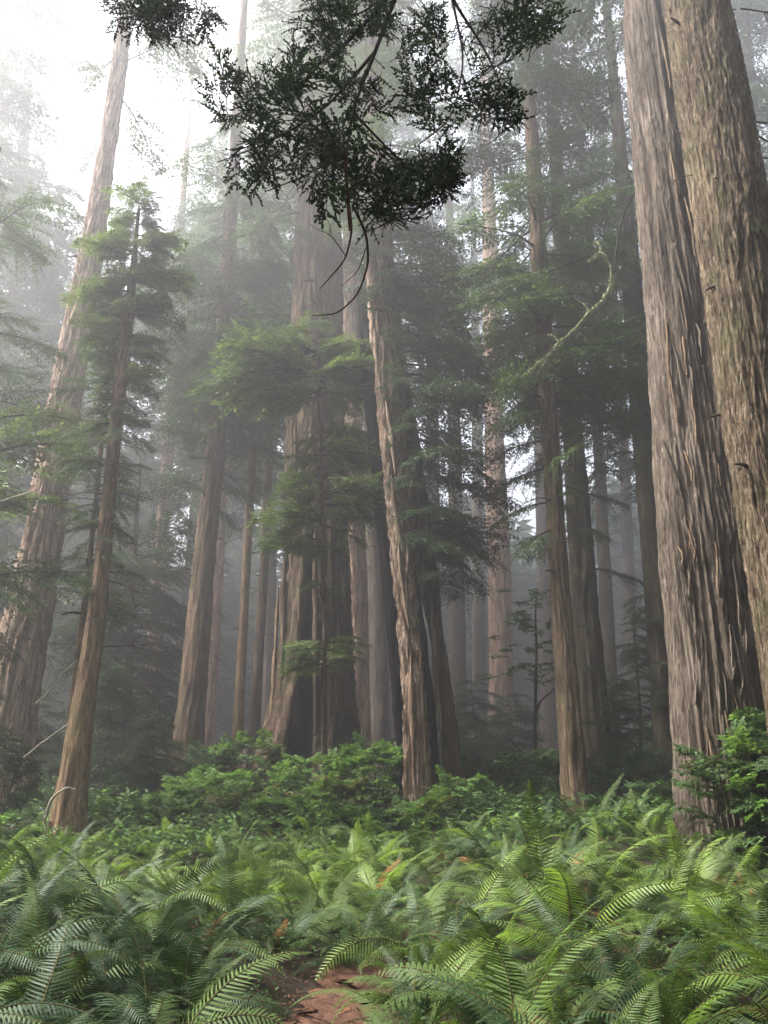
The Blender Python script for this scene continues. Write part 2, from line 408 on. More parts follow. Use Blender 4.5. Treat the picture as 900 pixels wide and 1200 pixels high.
# ------------------------------------------------------------------ trunks
def trunk_mesh(Y, rows, H, mat, seg=48, dz=0.25, ridge=0.03, freq=3.0, flare=0.5, flare_h=1.2, twist=0.0, lumps=0.03, cav=None, seed=0, top_r=0.06, zfreq=0.12, fine=True, burn=True):
    """rows: (photo row, left edge, right edge) read off the photograph at depth Y; gives a closed, fluted, tapering trunk
    standing on the ground. Returns mesh, base position and centre/radius functions of height."""
    rows = sorted(rows, key=lambda r: -r[0])
    zs, xs, rs = [], [], []
    for py, xl, xr in rows:
        p = at((xl + xr) / 2, py, Y); zs.append(p[2]); xs.append(p[0]); rs.append(size((xr - xl) / 2, py, Y))
    zs, xs, rs = map(np.array, (zs, xs, rs))
    slope_hi = (xs[-1] - xs[-2]) / (zs[-1] - zs[-2]); slope_lo = (xs[1] - xs[0]) / (zs[1] - zs[0])
    x0 = xs[0] + slope_lo * (gz(xs[0], Y) - zs[0]); z0 = float(gz(x0, Y)) - 0.25
    def cen(z):
        z = np.asarray(z, float); x = np.interp(z, zs, xs)
        x = np.where(z > zs[-1], xs[-1] + slope_hi * 0.6 * (z - zs[-1]), x)
        return np.where(z < zs[0], xs[0] + slope_lo * (z - zs[0]), x)
    def rad(z):
        z = np.asarray(z, float); r = np.interp(z, zs, rs)
        return np.where(z > zs[-1], rs[-1] + (top_r - rs[-1]) * np.clip((z - zs[-1]) / max(H - zs[-1], 1), 0, 1), r)
    base = np.array([float(cen(z0 + .25)), Y, z0 + 0.25])
    vis_top = at(0, -40, Y)[2]
    zz = [z0]
    while zz[-1] < H: zz.append(zz[-1] + (dz if zz[-1] < vis_top else dz * 6))
    zz = np.array(zz); th = np.linspace(0, 2 * np.pi, seg, endpoint=False)
    # smooth centre line a little
    C = cen(zz); kk = max(1, int(1.5 / dz)); 
    Cp = np.pad(C, kk, mode='reflect', reflect_type='odd'); C = np.convolve(Cp, np.ones(2 * kk + 1) / (2 * kk + 1), 'valid')
    R = rad(zz); Rp = np.pad(R, kk, mode='edge'); R = np.convolve(Rp, np.ones(2 * kk + 1) / (2 * kk + 1), 'valid')
    T, Z = np.meshgrid(th, zz)
    hz = np.clip(Z - z0, 0, None)
    tw = T + twist * Z
    P = np.stack([np.cos(tw) * R[:, None].clip(0.15) * freq + seed, np.sin(tw) * R[:, None].clip(0.15) * freq, Z * freq * zfreq], -1)
    w = noise(P * 0.5) * 0.8
    P2 = P + w[..., None]
    rdg = 1 - np.abs(noise(P2)) * 2.2
    d = ridge * (rdg - 0.5)
    if fine: d = d + ridge * 0.55 * (0.5 - np.abs(noise(P2 * 2.7 + 9)) * 2) + ridge * 0.25 * noise(P2 * np.array([7, 7, 14.]))
    low = noise(np.stack([np.cos(T) * 1.1 + seed, np.sin(T) * 1.1 + 3, Z * 0.10], -1))
    d = d + lumps * low * R[:, None] * 3
    fl = np.exp(-hz / flare_h)
    lobes = 0.6 + 0.8 * np.abs(noise(np.stack([np.cos(T) * 1.6 + seed * 2, np.sin(T) * 1.6, Z * 0.25], -1))) * 1.5
    rr = R[:, None] * (1 + flare * fl * lobes) + d
    char = np.zeros_like(rr)
    for c in (cav or []):
        # (angle, z low, z high, half width in radians, depth fraction): a charred or rotted hollow pressed into the trunk
        a0, zl, zh, hw, dep = c
        wob = 0.35 * noise(np.stack([Z * 0.9, Z * 0 + a0, Z * 0], -1)) * hw
        da = np.abs((T - a0 - wob + np.pi) % (2 * np.pi) - np.pi)
        edge = hw * np.clip((zh - Z) / max((zh - zl) * 0.5, .1), 0, 1) ** 0.5 * (Z > zl)
        inside = np.clip((edge - da) / (0.25 * hw) , 0, 1)
        inside = inside * inside * (3 - 2 * inside)
        rr = rr * (1 - dep * inside); char = char if not burn else np.maximum(char, np.clip((edge * 1.02 - da) / (0.1 * hw) + 0.4 * noise(P2 * 1.5), 0, 1) * (inside > 0.02))
    rr = np.maximum(rr, 0.02)
    X = C[:, None] - base[0] + rr * np.cos(T); Yv = rr * np.sin(T)
    V = np.stack([X, Yv, Z - base[2]], -1).reshape(-1, 3)
    n, k = len(zz), seg
    i, j = np.meshgrid(np.arange(n - 1), np.arange(k), indexing='ij'); j2 = (j + 1) % k
    q = np.stack([i * k + j, i * k + j2, (i + 1) * k + j2, (i + 1) * k + j], -1).reshape(-1, 4)
    mb = MB(); mb.add(np.concatenate([V, [[C[-1] - base[0], 0, zz[-1] - base[2] + .1]]]), q=q)
    top = len(V); o = (n - 1) * k
    mb.t.append(np.stack([o + np.arange(k), o + (np.arange(k) + 1) % k, np.full(k, top)], -1)); mb.tm.append(np.zeros(k, int))
    me = mb.mesh('trunk', [mat], True, {'char': np.concatenate([char.ravel(), [0]])})
    return me, base, cen, rad

# ------------------------------------------------------------------ conifer boughs
def norm(a): return a / (np.linalg.norm(a, axis=-1, keepdims=True) + 1e-9)

def bough_mesh(seed, L=2.0, sides=15, width=0.42, droop=0.18, leaf=0.10, lw=0.030, mats=('twig', 'needle_mid'), per=0.075, sparse=0.0, rise=0.1, sub=True, flat=1.0):
    """flat layered conifer bough: a stem, alternate side twigs, short needle sprays on each"""
    r = np.random.default_rng(seed); mb = MB()
    s = np.linspace(0, 1, 9)
    ax = r.normal(0, .04); 
    stem = np.stack([ax * L * s ** 2 + 0.02 * L * np.sin(s * 6 + r.uniform(0, 6)), L * s * (1 - .06 * s), L * (rise * s - (droop + rise) * s ** 2)], -1)
    mb.tube(stem, 0.016 * L * (1 - .85 * s) ** 1.0 + .003, 4)
    B, D, Sd, Ln, Wd = [], [], [], [], []
    st = lambda t: np.array([np.interp(t, s, stem[:, c]) for c in range(3)])
    tips = []
    for side in (-1, 1):
        for t in np.linspace(0.16, 0.985, sides) + r.normal(0, .012, sides):
            t = min(max(t, .1), .99)
            if r.random() < sparse: continue
            p = st(t); l = L * width * (math.sin(math.pi * min(1, (t * .82 + .2)) ** .9) ** .8 + .12) * r.uniform(.6, 1.15)
            a = math.radians(r.uniform(48, 66) * (1 - .3 * t))
            d0 = np.array([side * math.sin(a), math.cos(a), r.normal(0.02, .12)])
            m = max(4, int(l / per)); u = np.linspace(0, 1, 6)
            pts = p + d0 * (u * l)[:, None] + np.array([0, l * .15, 0]) * (u ** 2)[:, None] + np.array([0, 0, -l * r.uniform(.15, .75) * flat]) * (u ** 2)[:, None]
            mb.tube(pts, .0045 * L / 2 * (1 - .8 * u) + .0012, 3)
            uu = (np.arange(m) + r.uniform(.2, .8, m)) / m
            q = np.stack([np.interp(uu, u, pts[:, c]) for c in range(3)], -1)
            tg = norm(pts[-1] - pts[0])
            for s2 in (-1, 1):
                up = np.array([0, 0, 1.]); sd = norm(np.cross(tg, up)) * s2
                aa = np.radians(r.uniform(35, 62, m))[:, None]
                dd = norm(tg * np.cos(aa) + sd * np.sin(aa) + up * r.normal(-.22 * flat, .38 * flat, (m, 1)))
                ll = leaf * L / 2 * (1.25 - .75 * uu) * r.uniform(.6, 1.3, m)
                if sub:
                    # each spray: one axis blade plus two short side blades
                    for f, off, sc in ((0.0, 0, 1.0), (.30, .6, .55), (.30, -.6, .55), (.62, .55, .4), (.62, -.55, .4)):
                        b = q + dd * (ll * f)[:, None]
                        sv = norm(np.cross(dd, up))
                        d3 = norm(dd + sv * off)
                        B.append(b); D.append(d3); Sd.append(norm(np.cross(d3, up) + r.normal(0, .5, (m, 3)))); Ln.append(ll * sc); Wd.append(np.full(m, lw * L / 2 * (.75 if sc < 1 else .8)))
                else:
                    B.append(q); D.append(dd); Sd.append(norm(np.cross(dd, up) + r.normal(0, .6, (m, 3)))); Ln.append(ll * 1.1); Wd.append(np.full(m, lw * L / 2 * 1.25))
            B.append(pts[-1:]); D.append(tg[None]); Sd.append(norm(np.cross(tg, up) + .01)[None]); Ln.append(np.array([leaf * L / 2])); Wd.append(np.array([lw * L / 2]))
    B, D, Sd = (np.concatenate(a) for a in (B, D, Sd)); Ln, Wd = np.concatenate(Ln), np.concatenate(Wd)
    mb.blades(B, D, Sd, Ln, Wd, m=1, mid=.5)
    return mb.mesh('branch', [M[m] for m in mats])

def bough_family(base, mat, n=4, **k):
    return [bough_mesh(base + i, mats=('twig', mat), **k) for i in range(n)]
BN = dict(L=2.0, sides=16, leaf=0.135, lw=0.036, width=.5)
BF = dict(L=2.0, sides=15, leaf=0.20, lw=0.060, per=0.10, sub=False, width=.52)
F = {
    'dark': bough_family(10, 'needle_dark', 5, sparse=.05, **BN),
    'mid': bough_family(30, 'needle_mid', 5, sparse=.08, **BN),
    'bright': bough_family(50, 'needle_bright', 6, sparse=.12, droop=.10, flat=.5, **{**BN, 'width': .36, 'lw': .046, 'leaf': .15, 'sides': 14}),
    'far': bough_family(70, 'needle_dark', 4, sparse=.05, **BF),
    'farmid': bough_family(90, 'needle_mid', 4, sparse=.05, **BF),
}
def dead_mesh(seed, L=1.6, mat='twig'):
    r = np.random.default_rng(seed); mb = MB()
    def rec(p, d, l, rad, dep):
        u = np.linspace(0, 1, 7)[:, None]
        bend = r.normal(0, .22, 3) + np.array([0, 0, -.12])
        pts = p + d * l * u + bend * l * u ** 2
        mb.tube(pts, rad * (1 - .75 * u[:, 0]) + .0015, 4 if dep else 5)
        if dep < 2:
            for _ in range(5 if dep == 0 else 3):
                t = r.uniform(.25, .95); q = pts[0] * (1 - t) + pts[-1] * t + bend * l * (t * t - t)
                dd = norm(norm(pts[-1] - pts[0]) + r.normal(0, .65, 3))
                rec(q, dd, l * r.uniform(.25, .5), rad * .5, dep + 1)
    rec(np.zeros(3), np.array([0, 1., 0.05]), L, .018, 0)
    return mb.mesh('dead_branch', [M[mat]])
DEAD = [dead_mesh(200 + i) for i in range(4)]
DEADP = [dead_mesh(220 + i, 1.8, 'twig_pale') for i in range(2)]
def stub_mesh(seed):
    r = np.random.default_rng(seed); mb = MB(); u = np.linspace(0, 1, 5)[:, None]
    mb.tube(np.array([0, 1., .1]) * .35 * u + r.normal(0, .05, 3) * u ** 2 + np.array([0, -.08, 0]), .028 * (1 - .7 * u[:, 0]), 6)
    return mb.mesh('branch_stub', [M['twig']])
STUB = [stub_mesh(300 + i) for i in range(3)]

def crown(root, tr, Y, segs, seed=0):
    """segs: (photo row top, row bottom, reach to the left, reach to the right, how many, family, how far boughs hang)"""
    me, base, cen, rad = tr
    r = np.random.default_rng(seed + 1000)
    for (pt, pb, ll, lr, cnt, fam, hang) in segs:
        z1, z0 = at(0, pt, Y)[2], at(0, pb, Y)[2]
        if fam in F: cnt = int(cnt * (1.5 if Y > 28 else 1.2))
        for i in range(cnt):
            z = z0 + (z1 - z0) * (i + r.uniform(0, 1)) / cnt
            if fam in ('bright', 'mid') and Y < 22:
                nl = max(1, round((z1 - z0) / .75)); z = z0 + (z1 - z0) * (math.floor(i * nl / cnt) + .5 + r.normal(0, .10)) / nl
            az = (i * 2.399 + r.normal(0, .35)) % (2 * math.pi)         # 0 = away from the camera, +pi/2 = to the left
            s_ = (math.sin(az) + 1) / 2
            L = (ll * s_ + lr * (1 - s_)) * r.uniform(.6, 1.15)
            if L < .25: continue
            c = float(cen(z)); rr = float(rad(z)) * .8
            loc = (c - base[0] - math.sin(az) * rr, math.cos(az) * rr, z - base[2])
            pool = F.get(fam) or {'dead': DEAD, 'deadpale': DEADP, 'stub': STUB}[fam]
            nm = {'dead': 'dead_branch', 'deadpale': 'dead_branch', 'stub': 'branch_stub'}.get(fam, 'branch')
            sc = L / (2.0 if fam in F else 1.6 if fam != 'stub' else .35)
            w = r.uniform(.85, 1.15)
            put(nm, pool[r.integers(len(pool))], root, loc, az, math.radians(r.normal(4 - hang, 12)), r.normal(0, .3), (sc * w, sc, sc))

def bands(root, tr, Y, rows, fam, seed=0, per=5, spread=.55):
    """layers of boughs: (photo row, reach left in photo pixels, reach right)"""
    me, base, cen, rad = tr
    r = np.random.default_rng(seed + 3000)
    for (py, a, b) in rows:
        z = float(at(0, py, Y)[2]); pl, pr = size(a, py, Y), size(b, py, Y)
        for side, reach in ((1, pl), (-1, pr)):
            if reach < .15: continue
            n = max(2, round(per * .5 * (.6 + .4 * reach)))
            for i in range(n):
                az = side * (math.pi / 2 + r.normal(0, spread)); L = reach * r.uniform(.55, 1.08)
                if abs(math.sin(az)) < .7: L = min(L, 1.0)
                zz = z + r.normal(0, .12) + .10 * L
                loc = (float(cen(zz)) - base[0], 0, zz - base[2])
                pool = F[fam] if isinstance(fam, str) else F[fam[r.integers(len(fam))]]
                w = r.uniform(.8, 1.15)
                put('branch', pool[r.integers(len(pool))], root, loc, az, math.radians(r.normal(-3, 7)), r.normal(0, .2), (L / 2 * w, L / 2, L / 2))

def tree(name, label, cat, Y, rows, H, mat, segs=(), group=None, seed=0, **k):
    tr = trunk_mesh(Y, rows, H, M[mat], seed=seed * 1.37, **k)
    root = link(name, None); root.location = tr[1]; root.empty_display_size = .3
    tag(root, label, cat, group)
    link('trunk', tr[0], root)
    crown(root, tr, Y, segs, seed)
    if 15 < Y < 45: crown(root, tr, Y, [(150, 850, .55, .55, 9, 'stub', 0), (300, 800, 1.1, 1.1, 5, 'dead', 10)], seed + 77)
    return root, tr

def zpx(py, Y): return float(at(0, py, Y)[2])

# --- left side
tree('redwood_tree', 'big pale reddish redwood trunk rising at the far left, leaning in', 'tree', 21.0,
     [(955, -30, 30), (850, -26, 36), (700, 15, 63), (600, 35, 75), (550, 43, 80), (400, 71, 104), (300, 93, 119), (200, 112, 132), (60, 134, 150)], 52, 'bark_pale',
     [(-300, -20, 3.0, 3.6, 10, 'mid', 8), (-20, 120, 2.0, 3.0, 6, 'mid', 8), (120, 330, 1.4, 1.6, 4, 'mid', 5), (470, 520, 1.0, 1.6, 5, 'bright', 5), (560, 620, .9, 1.3, 7, 'bright', 5), (640, 700, .9, 1.0, 5, 'mid', 5), (400, 800, .5, .8, 10, 'dead', 5)], seed=1,
     seg=96, dz=.12, ridge=.075, freq=5, flare=.5)
yt, ytr = tree('young_redwood', 'slim tan trunk with a light green crown beside the big leaning redwood', 'tree', 15.0,
     [(990, 58, 98), (850, 80, 107), (700, 108, 128), (550, 122, 136), (400, 138, 155), (350, 147, 159), (310, 154, 159), (230, 163, 165)], 14.2, 'bark_tan',
     [(430, 520, .8, .8, 12, 'dead', 15), (440, 560, 1.2, 1.0, 9, 'mid', 12), (560, 800, .9, 1.0, 16, 'dead', 10), (560, 720, .9, .9, 8, 'dark', 10)], seed=2,
     seg=56, dz=.12, ridge=.02, freq=7, flare=.6, flare_h=.6)
bands(yt, ytr, 15.0, [(212, 8, 8), (220, 14, 12), (232, 20, 22), (248, 22, 26), (266, 44, 38), (287, 42, 60), (309, 70, 44), (331, 50, 74), (352, 76, 54), (374, 48, 72), (397, 68, 48), (420, 48, 54), (445, 36, 50), (468, 42, 34), (492, 30, 42)], ('bright', 'bright', 'mid'), 1, 13)
bands(yt, ytr, 15.0, [(518, 46, 36), (545, 34, 48), (580, 44, 34), (615, 44, 24), (660, 36, 34), (700, 30, 36)], ('mid', 'mid', 'bright'), 2, 4)
_r = np.random.default_rng(41)
for py_ in (236, 250, 264, 278, 290, 302, 314, 326, 338, 350, 364, 378, 395, 240, 285, 330, 370):
    p_ = at(168 - (py_ - 220) * .11, py_, 15.0)
    put('branch', F['bright'][_r.integers(6)], yt, (p_[0] - ytr[1][0], 0, p_[2] - ytr[1][2]), math.pi + _r.normal(0, .8), math.radians(_r.normal(-12, 6)), _r.normal(0, .3), _r.uniform(.35, .55))
tree('thin_tree', 'thin dark stem close behind the slim tan trunk', 'tree', 17.0,
     [(985, 62, 72), (850, 78, 88), (700, 97, 104), (600, 108, 113)], 13, 'bark_tan',
     [(440, 700, 1.0, 1.2, 14, 'dark', 10), (650, 850, .8, .9, 10, 'dead', 5)], seed=3, seg=20, dz=.3, ridge=.01)
tree('hemlock_tree', 'hemlock at the left edge reaching bright boughs over the big trunk', 'tree', 16.0,
     [(950, -95, -70), (600, -60, -40), (300, -24, -12)], 14.5, 'bark_brown',
     [(200, 480, .5, 1.7, 22, 'mid', 5), (480, 700, .5, 2.4, 14, 'mid', 5), (480, 620, .5, 2.8, 10, 'bright', 0), (700, 900, .5, 1.8, 10, 'dark', 5)], seed=4, seg=24, dz=.4, ridge=.015)
# --- centre left
tree('redwood_tree', 'dark brown furrowed trunk standing left of the giant hollow tree', 'tree', 27.0,
     [(920, 200, 233), (850, 207, 238), (700, 222, 249), (600, 233, 256), (500, 245, 266), (400, 253, 272), (250, 263, 278)], 44, 'bark_brown',
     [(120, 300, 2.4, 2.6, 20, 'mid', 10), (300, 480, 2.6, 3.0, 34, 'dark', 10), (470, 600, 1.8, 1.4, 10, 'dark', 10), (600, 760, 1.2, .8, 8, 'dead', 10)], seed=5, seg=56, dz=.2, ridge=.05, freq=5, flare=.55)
tree('redwood_tree', 'pale foggy trunk just behind the dark brown furrowed trunk', 'tree', 43.0,
     [(880, 231, 250), (700, 246, 261), (600, 253, 265), (400, 262, 272)], 55, 'bark_redwood',
     [(240, 560, 4.0, 4.0, 46, 'farmid', 12)], seed=6, seg=28, dz=.4, ridge=.05)
tree('thin_tree', 'thin light tan trunk, straight, in the gap left of the giant hollow tree', 'tree', 29.0,
     [(870, 272, 284), (700, 282, 292), (550, 290, 300), (450, 296, 303)], 24, 'bark_tan',
     [(300, 470, 1.8, 1.8, 26, 'mid', 5), (470, 640, 1.2, 1.0, 12, 'dead', 5), (380, 560, 1.6, 1.4, 10, 'dark', 8)], seed=7, seg=24, dz=.3, ridge=.012)
tree('thin_tree', 'thin dark trunk between the light tan trunk and the giant tree', 'tree', 33.0,
     [(880, 290, 304), (700, 302, 313), (500, 313, 321)], 26, 'bark_brown',
     [(330, 560, 1.4, 1.6, 26, 'dark', 8), (560, 760, 1.0, 1.0, 10, 'dead', 5)], seed=8, seg=24, dz=.3, ridge=.015)
# --- the giant
giant, gtr = tree('giant_redwood', 'giant dark redwood in the middle with a burnt hollow up its front', 'tree', 25.0,
     [(900, 308, 418), (850, 320, 412), (780, 330, 410), (700, 338, 408), (600, 338, 404), (500, 338, 402), (400, 341, 400), (300, 346, 398), (240, 350, 396), (100, 358, 392)], 56, 'bark_giant',
     [(-200, 60, 3.6, 3.6, 22, 'mid', 10), (60, 200, 2.6, 3.0, 16, 'mid', 10), (225, 310, 2.6, 1.6, 9, 'mid', 8)], seed=9, seg=128, dz=.12, ridge=.11, freq=4, flare=.4, flare_h=1.6, lumps=.05,
     cav=[(4.55, -1, zpx(560, 25), .27, .85), (5.1, zpx(470, 25), zpx(380, 25), .22, .25)])
# long splinters and strips of bark standing off the giant's front
def strip_mesh(seed, L, w, mat, bow=.1, th=.03):
    r = np.random.default_rng(seed); n = 12; u = np.linspace(0, 1, n)
    ww = w * (np.sin(np.pi * np.clip(u, .03, .985)) ** .45) * (1 + .2 * r.normal(size=n))
    cxs = bow * np.sin(u * 3 + r.uniform(0, 3)) * w * 2 + np.cumsum(r.normal(0, .008, n)); cy_ = -bow * .6 * np.sin(np.pi * u)
    V = np.stack([np.stack([cxs - ww / 2, cy_, u * L], -1), np.stack([cxs - ww * .1, cy_ - th, u * L], -1), np.stack([cxs + ww / 2, cy_, u * L], -1), np.stack([cxs, cy_ + th, u * L], -1)], 1)
    mb = MB(); i, j = np.meshgrid(np.arange(n - 1), np.arange(4), indexing='ij'); j2 = (j + 1) % 4
    mb.add(V.reshape(-1, 3), q=np.stack([i * 4 + j, i * 4 + j2, (i + 1) * 4 + j2, (i + 1) * 4 + j], -1).reshape(-1, 4))
    mb.add(V[0], q=[[3, 2, 1, 0]]); mb.add(V[-1], q=[[0, 1, 2, 3]])
    return mb.mesh('bark_strip', [M[mat]])
def place_strip(root, tr, Y, px0, py0, px1, py1, wpx, mat, name='bark_strip', seed=0, front=None):
    """a strip lying on the camera side of the trunk from one photo point to another"""
    me, base, cen, rad = tr
    p0, p1 = at(px0, py0, Y), at(px1, py1, Y)
    r0 = float(rad(p0[2])); r1 = float(rad(p1[2]))
    def fr(p, r): 
        dx = min(abs(p[0] - float(cen(p[2]))) / r, .97); return -(r * math.sqrt(1 - dx * dx)) * 1.0 - .02
    a = np.array([p0[0], Y + fr(p0, r0), p0[2]]); b = np.array([p1[0], Y + fr(p1, r1), p1[2]])
    L = np.linalg.norm(b - a); o = link(name, strip_mesh(seed, L, size(wpx, py0, Y), mat), root)
    d = Vector((b - a) / L); side = Vector((1, 0, 0)); side = (side - d * side.dot(d)).normalized(); yy = d.cross(side)
    R = Matrix((side, yy, d)).transposed().to_4x4()
    o.matrix_local = Matrix.Translation(Vector(a - base)) @ R
    return o
for i, (a, b, c, d, w, mt) in enumerate([(317, 895, 327, 690, 6, 'bark_tan'), (330, 880, 337, 620, 8, 'bark_giant'), (345, 640, 348, 500, 6, 'bark_giant'), (372, 870, 374, 620, 8, 'bark_giant'), (392, 760, 388, 560, 7, 'bark_giant'), (352, 490, 350, 440, 6, 'bark_giant'), (398, 500, 396, 420, 7, 'bark_giant')]):
    place_strip(giant, gtr, 25.0, a, b, c, d, w, mt, seed=400 + i)
# --- pale pair behind
tree('redwood_tree', 'pale grey trunk in fog just right of the giant, the wider of a pair', 'tree', 36.0,
     [(900, 406, 436), (850, 406, 434), (700, 405, 431), (600, 403, 428), (400, 402, 422), (200, 402, 418)], 52, 'bark_redwood',
     [(-100, 400, 3.4, 3.2, 30, 'far', 10)], seed=10, seg=40, dz=.3, ridge=.06, freq=4, flare=.2)
tree('redwood_tree', 'pale smooth-looking trunk in fog with lighter face, beside the burnt snag', 'tree', 39.0,
     [(890, 434, 458), (850, 433, 457), (700, 430, 452), (600, 428, 449), (400, 424, 442)], 52, 'bark_grey',
     [(-50, 420, 3.4, 3.2, 26, 'far', 10)], seed=11, seg=36, dz=.3, ridge=.04, freq=4, flare=.2)
# --- the split tree: three uprights of one old tree
split = link('split_redwood', None); split.location = at(500, 948, 19.0)
split.location.z = float(gz(split.location.x, 19.0))
tag(split, 'split redwood with a bare reddish front slab, black gap and burnt left side', 'tree')
def sub_trunk(name, Y, rows, H, mat, seed, **k):
    tr = trunk_mesh(Y, rows, H, M[mat], seed=seed, **k)
    o = link(name, tr[0], split); o.location = Vector(tr[1]) - split.location
    return o, tr
_, s_l = sub_trunk('burnt_stem', 19.5, [(960, 471, 484), (850, 463, 478), (700, 450, 470), (600, 440, 455), (480, 428, 444), (380, 418, 434), (330, 414, 428)], 15.2, 'charcoal', 3.1, seg=40, dz=.15, ridge=.05, freq=6, flare=.1, top_r=.1)
_, s_m = sub_trunk('front_slab', 18.8, [(955, 474, 505), (850, 477, 499), (750, 470, 491), (650, 459, 481), (560, 452, 474), (480, 444, 466), (420, 438, 462), (370, 434, 458), (310, 430, 452)], 15.5, 'bark_pale', 5.3, seg=90, dz=.08, ridge=.12, freq=7, flare=.12, top_r=.15, lumps=.06)
_, s_r = sub_trunk('rear_stem', 19.6, [(955, 525, 549), (850, 518, 534), (780, 511, 525), (700, 497, 514), (620, 474, 504), (540, 466, 494), (480, 460, 484), (400, 447, 470), (330, 440, 464), (250, 436, 456), (120, 428, 446)], 30, 'bark_brown', 7.7, seg=72, dz=.11, ridge=.07, freq=5, flare=.15, lumps=.05)
_, s_i = sub_trunk('gap_shade_post', 19.25, [(960, 500, 519), (850, 494, 511), (780, 488, 504), (700, 481, 493), (640, 474, 484)], zpx(590, 19.45), 'charcoal', 9.1, seg=24, dz=.2, ridge=.04, freq=5, flare=.1, top_r=.05)  # charcoal post between slab and rear stem, standing in for the gap's darkness
for i, (a, b, c, d, w, mt, tr, Y) in enumerate([(512, 900, 507, 770, 7, 'bare_wood', s_r, 19.6), (516, 860, 508, 700, 6, 'bare_wood', s_r, 19.6), (500, 770, 488, 690, 6, 'bare_wood', s_r, 19.6), (484, 640, 476, 560, 6, 'bark_redwood', s_r, 19.6),
        (484, 930, 482, 760, 7, 'bark_redwood', s_m, 18.8), (497, 900, 492, 740, 6, 'bark_redwood', s_m, 18.8), (470, 650, 458, 560, 7, 'bare_wood', s_m, 18.8), (462, 560, 452, 470, 7, 'bare_wood', s_m, 18.8), (446, 470, 440, 390, 6, 'bare_wood', s_m, 18.8), (478, 740, 466, 640, 6, 'bare_wood', s_m, 18.8)]):
    o = place_strip(split, (None, np.array(split.location), tr[2], tr[3]), Y, a, b, c, d, w, mt, 'wood_splinter', seed=430 + i)
_tr = (None, np.array(split.location), s_r[2], s_r[3])
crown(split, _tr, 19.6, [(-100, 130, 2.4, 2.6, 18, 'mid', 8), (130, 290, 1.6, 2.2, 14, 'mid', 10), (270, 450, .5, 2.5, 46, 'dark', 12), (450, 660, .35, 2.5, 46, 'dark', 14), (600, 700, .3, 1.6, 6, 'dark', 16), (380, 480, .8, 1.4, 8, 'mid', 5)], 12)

# understorey hemlock whose bright layered boughs cross in front of the giant
hm, hmt = tree('hemlock_tree', 'hemlock with bright layered boughs in front of the giant trunk', 'tree', 20.0,
     [(930, 377, 384), (700, 378, 382), (500, 374, 377), (380, 366, 369)], 11.9, 'bark_dark',
     [(700, 900, .7, .7, 8, 'dead', 0)], seed=13, seg=20, dz=.3, ridge=.012)

bands(hm, hmt, 20.0, [(366, 12, 14), (384, 34, 34), (404, 72, 40), (424, 118, 70), (446, 140, 104), (464, 96, 84), (512, 40, 66), (536, 48, 100), (562, 62, 88), (590, 66, 106), (616, 84, 60), (642, 76, 30), (688, 34, 22), (762, 62, 66), (782, 50, 40)], ('bright', 'bright', 'bright', 'mid'), 3, 9)

# --- centre right
tree('redwood_tree', 'pale trunk deep in the fog between the split redwood and slender trunk', 'tree', 47.0,
     [(850, 572, 602), (790, 574, 601), (650, 572, 597), (550, 569, 592), (300, 566, 584)], 62, 'bark_redwood',
     [(-60, 400, 3.2, 3.6, 18, 'farmid', 10), (400, 500, 1.6, 2.0, 6, 'farmid', 10)], seed=14, seg=40, dz=.35, ridge=.07, freq=4, flare=.2)
tree('douglas_fir', 'slender tan trunk right of centre, bare below and bushy above', 'tree', 18.0,
     [(960, 659, 693), (850, 655, 682), (700, 645, 668), (550, 637, 657), (400, 627, 648), (200, 618, 634), (90, 612, 624)], 32, 'bark_umber',
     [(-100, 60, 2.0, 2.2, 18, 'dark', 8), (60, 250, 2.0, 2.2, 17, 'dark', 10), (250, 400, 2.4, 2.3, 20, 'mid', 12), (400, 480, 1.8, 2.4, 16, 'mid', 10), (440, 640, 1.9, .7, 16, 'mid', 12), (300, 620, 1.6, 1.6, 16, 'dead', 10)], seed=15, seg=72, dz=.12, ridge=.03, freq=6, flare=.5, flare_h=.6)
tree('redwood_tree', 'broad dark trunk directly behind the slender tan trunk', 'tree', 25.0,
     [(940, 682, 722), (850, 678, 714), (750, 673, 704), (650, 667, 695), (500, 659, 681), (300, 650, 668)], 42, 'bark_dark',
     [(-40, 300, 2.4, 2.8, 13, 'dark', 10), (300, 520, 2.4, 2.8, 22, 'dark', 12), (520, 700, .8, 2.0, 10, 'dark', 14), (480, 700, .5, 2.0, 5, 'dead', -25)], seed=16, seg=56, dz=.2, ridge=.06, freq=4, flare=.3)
ivy_tree, itr = tree('redwood_tree', 'dark trunk cloaked in low growth just left of the huge grey trunk', 'tree', 24.0,
     [(940, 770, 806), (850, 766, 800), (700, 757, 784), (550, 745, 770), (450, 737, 761), (300, 728, 748)], 40, 'bark_dark',
     [(-100, 200, 2.4, 2.4, 30, 'dark', 10), (200, 480, 2.4, 2.4, 32, 'dark', 10), (480, 560, 1.2, 1.0, 8, 'dark', 10), (690, 900, .9, .9, 46, 'dark', 10)], seed=17, seg=48, dz=.2, ridge=.04, freq=4)
